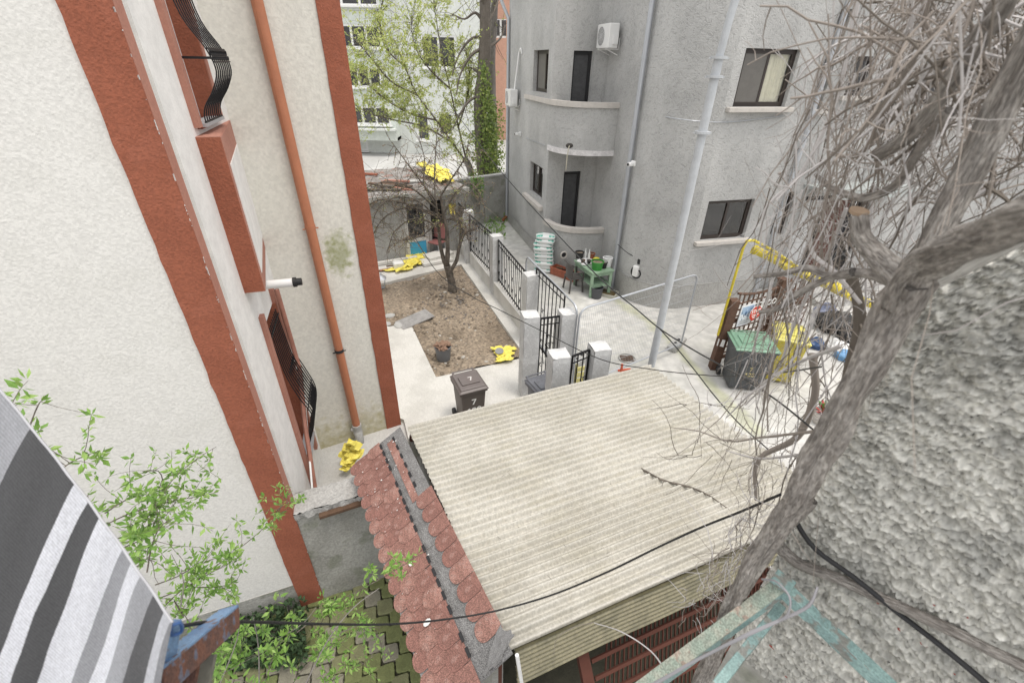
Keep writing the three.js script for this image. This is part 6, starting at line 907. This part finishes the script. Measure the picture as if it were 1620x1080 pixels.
{
  const r = rng(271), vt = thing('climbing_vine', 'old grey climbing vine with thick gnarled trunk and tangle of bare twigs', 'vine');
  const barkN = 512, n1 = fbm(512, 8, 4, 272), n2 = fbm(512, 40, 3, 273), st = fbm(512, 64, 3, 274);
  const vb = mat({ map: tex(512, [.16, .5], (k, u, v) => { const j = Math.floor(v * 512), i = Math.floor(u * 512), s = st[((j >> 1) & 511) * 512 + i]; return k3(m3(L3(.32, .297, .272), L3(.14, .124, .11), clamp(sstep(.4, .62, n1[k]) * .4 + sstep(.45, .65, s) * .5)), 1 + (n2[k] - .5) * .4); }), bumpMap: tex(512, [.16, .5], (k, u, v) => { const j = Math.floor(v * 512), i = Math.floor(u * 512); return st[((j >> 1) & 511) * 512 + i] * .6 + n2[k] * .4; }, false), bumpScale: .009, roughness: .95 });
  const pale = plain(.50, .475, .465, .8), mid = plain(.27, .235, .205, .9), dk = plain(.14, .12, .10, .9);
  const P = list => list.map(([x, y, d]) => hd(x, y, d));
  obj('trunk', tube(P([[1085, 1130, .86], [1140, 1010, .87], [1172, 930, .88], [1215, 855, .9], [1258, 790, .9], [1298, 715, .9], [1338, 645, .9], [1385, 560, .9], [1425, 490, .9], [1450, 440, .88]]), [.019, .021, .0205, .0215, .023, .0245, .024, .0245, .0255, .025], { seg: 36, rough: .3, step: 190, seed: 5 }), vb, vt);
  const limb = (pts, rad, m = vb, seg = 12, rough = .14, st2 = 0) => obj('limb', tube(P(pts), m === vb ? rad : rad.map(q => q * .72), { seg, rough, step: st2 || pts.length * 8, seed: Math.floor(pts[0][0]) }), m, vt);
  limb([[1430, 480, .9], [1455, 425, .86], [1500, 396, .78], [1560, 372, .7], [1630, 345, .62], [1720, 320, .55]], [.024, .023, .0215, .02, .019, .0175], vb, 24, .22, 80);
  limb([[1432, 470, .92], [1466, 400, .94], [1502, 330, .95], [1552, 236, .95], [1604, 130, .94], [1660, 20, .92]], [.024, .02, .0185, .0175, .017, .016], vb, 20, .22, 80);
  limb([[1388, 246, 1.1], [1440, 212, 1.05], [1498, 140, 1.0], [1542, 74, .98], [1596, -10, .95]], [.010, .011, .012, .013, .013], vb, 12);
  limb([[1310, 243, 1.35], [1356, 246, 1.3], [1386, 214, 1.25], [1430, 168, 1.2], [1470, 130, 1.15]], [.004, .009, .008, .008, .009], mid, 8);
  limb([[1290, 275, 1.3], [1318, 298, 1.28], [1368, 313, 1.2], [1420, 290, 1.15], [1452, 240, 1.1], [1505, 175, 1.05]], [.004, .0075, .008, .008, .008, .009], vb, 9);
  limb([[1358, 340, 1.05], [1363, 376, 1.04], [1386, 404, 1.0], [1440, 452, .93]], [.016, .016, .018, .022], vb, 14);
  { const q = hd(1358, 338, 1.05), c = new THREE.CylinderGeometry(.0165, .016, .006, 14); obj('cut_end', at(c, q.x, q.y + .004, q.z, 0, .2), plain(.30, .215, .145, .9), vt); }
  limb([[1194, 438, 1.15], [1240, 432, 1.12], [1276, 424, 1.1], [1310, 436, 1.05], [1368, 431, 1.0], [1425, 446, .95]], [.0045, .0065, .0075, .0065, .009, .015], vb, 10);
  limb([[1201, 494, 1.1], [1232, 487, 1.1], [1262, 465, 1.08], [1308, 441, 1.05], [1350, 430, 1.0]], [.0045, .0062, .0068, .0068, .0085], vb, 10);
  limb([[1348, 432, 1.3], [1360, 500, 1.3], [1346, 580, 1.3], [1322, 672, 1.3]], [.014, .018, .019, .016], dk, 9);
  limb([[1285, 560, 1.5], [1290, 620, 1.5], [1262, 690, 1.5], [1200, 728, 1.5], [1196, 790, 1.5]], [.016, .017, .015, .012, .008], mid, 8);
  limb([[1270, 300, 1.5], [1235, 400, 1.5], [1215, 470, 1.5], [1190, 560, 1.5]], [.004, .006, .006, .004], pale, 6);
  limb([[1360, -10, 1.4], [1345, 60, 1.4], [1328, 140, 1.4], [1300, 215, 1.4], [1262, 280, 1.4], [1212, 330, 1.4], [1203, 390, 1.4]], [.008, .007, .007, .006, .006, .005, .003], pale, 6);
  limb([[1257, 131, 1.3], [1284, 98, 1.3], [1310, 78, 1.3], [1352, 59, 1.3], [1436, 60, 1.2]], [.002, .004, .004, .005, .006], pale, 6);
  limb([[1283, 340, 1.3], [1286, 400, 1.3], [1320, 430, 1.25], [1362, 480, 1.2]], [.005, .007, .007, .006], pale, 6);
  limb([[1148, 712, 1.5], [1192, 724, 1.45], [1250, 721, 1.3], [1305, 712, 1.1]], [.002, .005, .006, .007], pale, 6);
  limb([[1062, 676, 1.7], [1105, 682, 1.65], [1150, 697, 1.55], [1205, 692, 1.4], [1290, 682, 1.1]], [.002, .004, .004, .005, .006], mid, 6);
  limb([[1150, 660, 1.5], [1200, 612, 1.4], [1260, 575, 1.3], [1330, 548, 1.15]], [.003, .005, .006, .007], pale, 6);
  limb([[1180, 640, 1.6], [1230, 585, 1.5], [1262, 500, 1.45], [1302, 420, 1.4], [1340, 330, 1.3]], [.004, .006, .007, .007, .006], pale, 6);
  limb([[940, 985, 1.35], [985, 1000, 1.3], [1030, 1030, 1.25], [1050, 1055, 1.2]], [.0025, .004, .0045, .005], pale, 6);
  limb([[876, 1035, 1.4], [880, 1012, 1.4], [905, 993, 1.38], [940, 984, 1.35]], [.0015, .002, .002, .0025], mid, 5);
  // hanging tangle
  const xl = [[-40, 1350], [0, 1338], [100, 1305], [200, 1262], [300, 1216], [400, 1205], [500, 1200], [600, 1172], [700, 1150], [800, 1168], [900, 1120], [960, 1090]], xr = [[-40, 1640], [330, 1600], [430, 1440], [500, 1405], [600, 1350], [700, 1300], [760, 1270], [860, 1200], [960, 1130]];
  const itp = (T, y) => { for (let i = 0; i < T.length - 1; i++) if (y <= T[i + 1][0]) return mix(T[i][1], T[i + 1][1], (y - T[i][0]) / (T[i + 1][0] - T[i][0])); return T.at(-1)[1]; };
  const G = [[], [], []], add = (p, r0, r1, k) => G[k].push(tube(p, [r0, r1], { seg: 4, smooth: false, cap: false }));
  for (let i = 0; i < 560; i++) {
    const y = i < 335 ? rr(-40, 470, r) : i < 450 ? rr(440, 700, r) : rr(690, 950, r), a = itp(xl, y), b = itp(xr, y), x = mix(a, b, 1 - Math.pow(r(), y < 420 ? .62 : .8)), d = rr(1.05, 2.0, r) * (x > 1480 ? .8 : 1);
    const near = (y > 690 ? .8 : 1) * (x - a < 90 ? .7 : 1), up = r() < .8 || x - a < 110, la = x - a < 110 ? .16 : .6, dir = up ? V(rr(-la, la, r), r() < .5 ? 1 : -1, rr(-la, la, r)) : rdir(r, -.2); dir.normalize();
    const len = rr(.12, .62, r) * near, p = wander(hd(x, y, d), dir, len, 5 + Math.floor(r() * 3), r, rr(.1, .36, r), 0), r0 = (.0008 + .0025 * Math.pow(r(), 1.7)) * near * (r() < .12 ? 1.5 : 1), k = r() < .36 ? 0 : r() < .7 ? 1 : 2; add(p, r0, r0 * .5, k);
    const ns = Math.floor(rr(0, 5, r)); for (let m = 0; m < ns; m++) { const q = wander(along(p, r()), rdir(r, -.1), rr(.03, .13, r), 4, r, .3); add(q, r0 * .55, r0 * .22, k); if (r() < .3) { const kn = new THREE.IcosahedronGeometry(r0 * 1.7, 0), c = along(p, r()); G[k].push(kn.translate(c.x, c.y, c.z)); } }
  }
  for (let i = 0; i < 60; i++) { const y = rr(800, 985, r), x = itp(xr, y) - rr(5, 60, r), p = wander(hd(x, y, rr(.9, 1.15, r)), rdir(r, -.3), rr(.05, .2, r), 5, r, .4); add(p, rr(.0009, .0018, r), .0006, r() < .6 ? 0 : 1); }
  for (let i = 0; i < 420; i++) { const x = rr(1400, 1660, r), y = rr(-40, 130 + 260 * r(), r), d = rr(1.0, 1.9, r), v = V(rr(-1, 1, r), rr(-1.3, 1.3, r), rr(-.6, .6, r)).normalize(), r0 = .0008 + .0026 * Math.pow(r(), 2), k = r() < .3 ? 0 : r() < .62 ? 1 : 2, p = wander(hd(x, y, d), v, rr(.08, .26, r), 6, r, rr(.15, .5, r)); add(p, r0, r0 * .6, k); for (let m = 0; m < 2; m++) add(wander(along(p, r()), rdir(r), rr(.03, .1, r), 3, r, .3), r0 * .5, r0 * .25, k); }
  for (const [x, y] of [[1105, 640], [1120, 700], [1088, 720]]) for (let i = 0; i < 6; i++) add(wander(hd(x + rr(-20, 40, r), y, 1.7), rdir(r, -.2), rr(.1, .4, r), 6, r, .25), .0018, .0008, 2);
  [pale, mid, dk].forEach((m, i) => obj('twigs', G[i], m, vt, 'stuff'));
  // woody root crossing the wall
  obj('root', tube([[1283, 790], [1240, 838], [1233, 866], [1262, 890], [1320, 912], [1400, 948], [1480, 985], [1560, 1025], [1680, 1080]].map(([x, y], i) => onWall(x, y, i < 2 ? .06 : .022)), [.014, .016, .017, .014, .012, .013, .013, .011, .01], { seg: 10, rough: .15, step: 60 }), vb, vt);
}
{ // green steel angle frame fixed to the wall
  const gm = mottled(L3(.235, .35, .335), L3(.18, .275, .268), { N: 512, size: .22, per: 4, fine: 60, speck: .2, rough: .55, bump: .0008, seed: 281, c: L3(.20, .11, .09), cAmt: .45 });
  const gm2 = mottled(L3(.36, .35, .29), L3(.25, .30, .25), { N: 512, size: .2, per: 5, fine: 60, speck: .25, rough: .65, bump: .001, seed: 283, c: L3(.32, .20, .16), cAmt: .6 });
  const t = thing('steel_bracket', 'weathered green steel angle bracket bolted to the rough wall at lower right', 'bracket');
  const nd = onWall(1238, 922, .12), e1 = hd(985, 1110, .62), e2 = onWall(1450, 1120, .12), up = V(0, 1, 0);
  const angle = (a, b, name, m, m2, w) => { const d = b.clone().sub(a).normalize(), x = V().crossVectors(d, up).normalize(), L = a.distanceTo(b), y = V().crossVectors(d, x), q = g => g.applyMatrix4(new THREE.Matrix4().makeBasis(x, y, d).setPosition(a)); obj(name, q(rbox(w, .006, L, .002, 0, 0, L / 2)), m, t); obj(name + '_side', q(rbox(.006, w * .95, L, .002, w / 2 - .003, w / 2, L / 2)), m2, t); obj(name + '_side', q(rbox(.006, w * .95, L, .002, -w / 2 + .003, w / 2, L / 2)), m2, t); };
  angle(nd, e1, 'arm', gm2, gm, .034); angle(nd, e2, 'rail', gm, gm, .03);
  const st = onWall(1250, 935, .09), s2 = hd(1105, 1120, .62); angle(st.clone().add(V(0, -.06, 0)), s2, 'brace', gm, gm, .022);
  obj('joint_plate', at(rbox(.045, .007, .045, .002), nd.x, nd.y + .005, nd.z, .7), gm, t);
  const tie = tag(obj('cloth_tie', [tube([hd(1206, 916, .84), hd(1232, 922, .8), hd(1250, 945, .78), hd(1246, 972, .77), hd(1228, 985, .76)], .0022, { seg: 7 }), tube([hd(1294, 928, .82), hd(1280, 958, .8), hd(1240, 978, .77), hd(1180, 1005, .72), hd(1110, 1040, .68), hd(1020, 1090, .62)], [.0022, .0034, .003, .0034, .0036, .004], { seg: 8, rough: .25 })], plain(.27, .265, .28, .85)), 'twisted pale grey cloth tie knotted round the green steel bracket', 'tie');
}
{ // cables
  const cab = (label, pts, rad, m = M.black) => { const q = pts.map(([x, y, d]) => hd(x, y, d)); return tag(obj('cable', tube(q, rad, { seg: 7, step: pts.length * 7 }), m), label, 'cable'); };
  cab('black cable sagging across the front of the corrugated roof from blue bracket to vine', [[276, 992, .72], [330, 984, .76], [420, 984, .82], [520, 987, .88], [620, 987, .93], [700, 980, .97], [780, 967, 1.02], [870, 942, 1.06], [960, 905, 1.1], [1040, 866, 1.12], [1110, 834, 1.12], [1170, 810, 1.1], [1235, 782, 1.02]], .0036);
  tag(obj('cable', tube([[1300, 735], [1280, 768], [1262, 800], [1262, 828], [1290, 868], [1350, 912], [1420, 968], [1490, 1022], [1560, 1080], [1620, 1135]].map(([x, y], i) => onWall(x, y, i < 3 ? .07 : .03)), .006, { seg: 8 }), M.rubber), 'dark cable running down the rough wall at right', 'cable');
  cab('long black overhead cable slanting from the far trees to the vine across the yard', [[700, 150, 21], [745, 210, 17], [790, 268, 13], [850, 336, 9.5], [905, 395, 7.4], [960, 450, 5.6], [1005, 487, 4.5], [1043, 519, 3.6], [1095, 552, 2.8], [1150, 583, 2.1], [1225, 630, 1.5], [1300, 690, 1.1]], [.012, .012, .012, .011, .010, .009, .007, .006, .005, .004, .003, .0025]);
  cab('second thin black cable forking down from the overhead cable before the pole', [[1043, 519, 3.6], [1062, 540, 3.2], [1095, 580, 2.8], [1130, 625, 2.3], [1170, 670, 1.9], [1215, 710, 1.6]], [.005, .005, .004, .0035, .003, .0025]);
  cab('thin cable passing low over soil and pillars towards the vine', [[648, 362, 14.5], [690, 428, 11.5], [745, 468, 8.6], [790, 490, 7], [850, 520, 5.6], [950, 568, 4.2], [1030, 584, 3.4], [1100, 592, 2.8], [1150, 595, 2.4], [1230, 590, 1.8], [1300, 580, 1.3]], [.011, .01, .009, .007, .006, .005, .004, .0035, .003, .003, .0025]);
}
{ // blue and rusty bracket and the striped awning cloth at left
  const bl = mottled(L3(.17, .29, .46), L3(.12, .21, .36), { N: 512, size: .16, per: 4, fine: 60, speck: .15, rough: .5, bump: .0006, seed: 291, c: L3(.16, .075, .05), cAmt: .85 }), ru = mottled(L3(.17, .075, .05), L3(.11, .06, .05), { N: 512, size: .18, per: 5, fine: 50, speck: .25, rough: .8, bump: .001, seed: 293, c: L3(.12, .17, .27), cAmt: .7 });
  const t = thing('blue_bracket', 'peeling blue and rusty steel beam end beside the striped awning', 'bracket');
  const a = hd(236, 1062, .62), b = hd(362, 962, .80), d = b.clone().sub(a).normalize(), s = V().crossVectors(d, V(0, 1, 0)).normalize(), u = V().crossVectors(s, d), Lb = a.distanceTo(b);
  const q = g => g.applyMatrix4(new THREE.Matrix4().makeBasis(d, u, s)).translate(a.x, a.y, a.z);
  obj('beam_top', q(rbox(Lb, .006, .038, .002, Lb / 2, 0, 0)), bl, t); obj('beam_side', q(rbox(Lb, .04, .005, .002, Lb / 2, -.022, .017)), ru, t); obj('beam_back', q(rbox(Lb, .04, .005, .002, Lb / 2, -.022, -.017)), ru, t);
  obj('upright', bar(hd(262, 985, .66), hd(243, 1110, .62), .03), bl, t);
  for (let i = 0; i < 3; i++) obj('ribbed_plate', bar(hd(276 + i * 26, 1048 - i * 6, .72), hd(262 + i * 22, 1140, .66), .03, .012), i === 1 ? ru : mottled(L3(.24, .23, .19), L3(.16, .16, .13), { N: 256, speck: .2 }), t);
  obj('wire_wrap', [tube([hd(270, 990, .64), hd(284, 985, .64), hd(286, 1000, .64), hd(272, 1004, .64), hd(270, 990, .635)], .003, { seg: 5 })], plain(.05, .12, .3, .4), t);
  // awning
  const st = [[.19, .42], [.43, .095], [.495, .80], [.565, .095], [.68, .80], [.735, .36], [.79, .80], [.86, .42], [.93, .13], [.97, .6], [1.01, .3]];
  const N = 1024, wv = fbm(N, 4, 3, 295), fine = fbm(N, 200, 2, 296);
  const map = tex(N, 1, (k, u, v) => { const e = u - .018 * Math.exp(-v * 14) + (wv[k] - .5) * .02; let c = .3; for (const [x, g] of st) if (e < x) { c = g; break; } const b = c < .2 ? L3(c, c * 1.01, c * 1.06) : L3(c * .97, c * .99, c * 1.06); return k3(b, 1 + (fine[k] - .5) * .16 + .05 * Math.sin(v * 700)); });
  const AN = V(.22, .92, .32).normalize(), AP = hd(273, 985, .62).sub(EYE);
  const nx = 90, ny = 70, pos = [], uv = [], idx = [], A = [-14, 600], B = [273, 985], A2 = [-300, 1130], B2 = [190, 1430];
  for (let j = 0; j <= ny; j++) for (let i = 0; i <= nx; i++) { const u0 = i / nx, v = j / ny, u = u0; const ex = mix(A[0], B[0], u) + 6 * Math.sin(u * 3.1) * (1 - v), ey = mix(A[1], B[1], u) - 5 * Math.sin(u * 3.1) * (1 - v), fx = mix(A2[0], B2[0], u), fy = mix(A2[1], B2[1], u); const q0 = ray(mix(ex, fx, v), mix(ey, fy, v)), p = q0.multiplyScalar(AP.dot(AN) / q0.dot(AN)).add(EYE).addScaledVector(AN, .012 * Math.sin(u * 15 + v * 3) * v + .004 * Math.sin(u * 34 - v * 6)); pos.push(p.x, p.y, p.z); uv.push(u, v); }
  for (let j = 0; j < ny; j++) for (let i = 0; i < nx; i++) { const q2 = j * (nx + 1) + i, s2 = q2 + nx + 1; idx.push(q2, s2, q2 + 1, s2, s2 + 1, q2 + 1); }
  const g = new THREE.BufferGeometry(); g.setAttribute('position', new THREE.Float32BufferAttribute(pos, 3)); g.setAttribute('uv', new THREE.Float32BufferAttribute(uv, 2)); g.setIndex(idx); g.computeVertexNormals();
  const aw = thing('striped_awning', 'grey and white striped fabric awning filling the lower left corner', 'awning');
  obj('cloth', g, mat({ map, roughness: .9, bumpMap: tex(256, [.006, .006], (k, x, y) => .5 + .5 * Math.sin(x * 50) * .5 + .25 * Math.sin(y * 50), false), bumpScale: .0006 }), aw);
  const hem = []; for (let i = 0; i <= 20; i++) hem.push(V(...pos.slice(Math.round(i / 20 * nx) * 3, Math.round(i / 20 * nx) * 3 + 3))); obj('hem', tube(hem, .002, { seg: 6 }), plain(.4, .4, .42, .8), aw);
}
renderer.render(scene, camera);
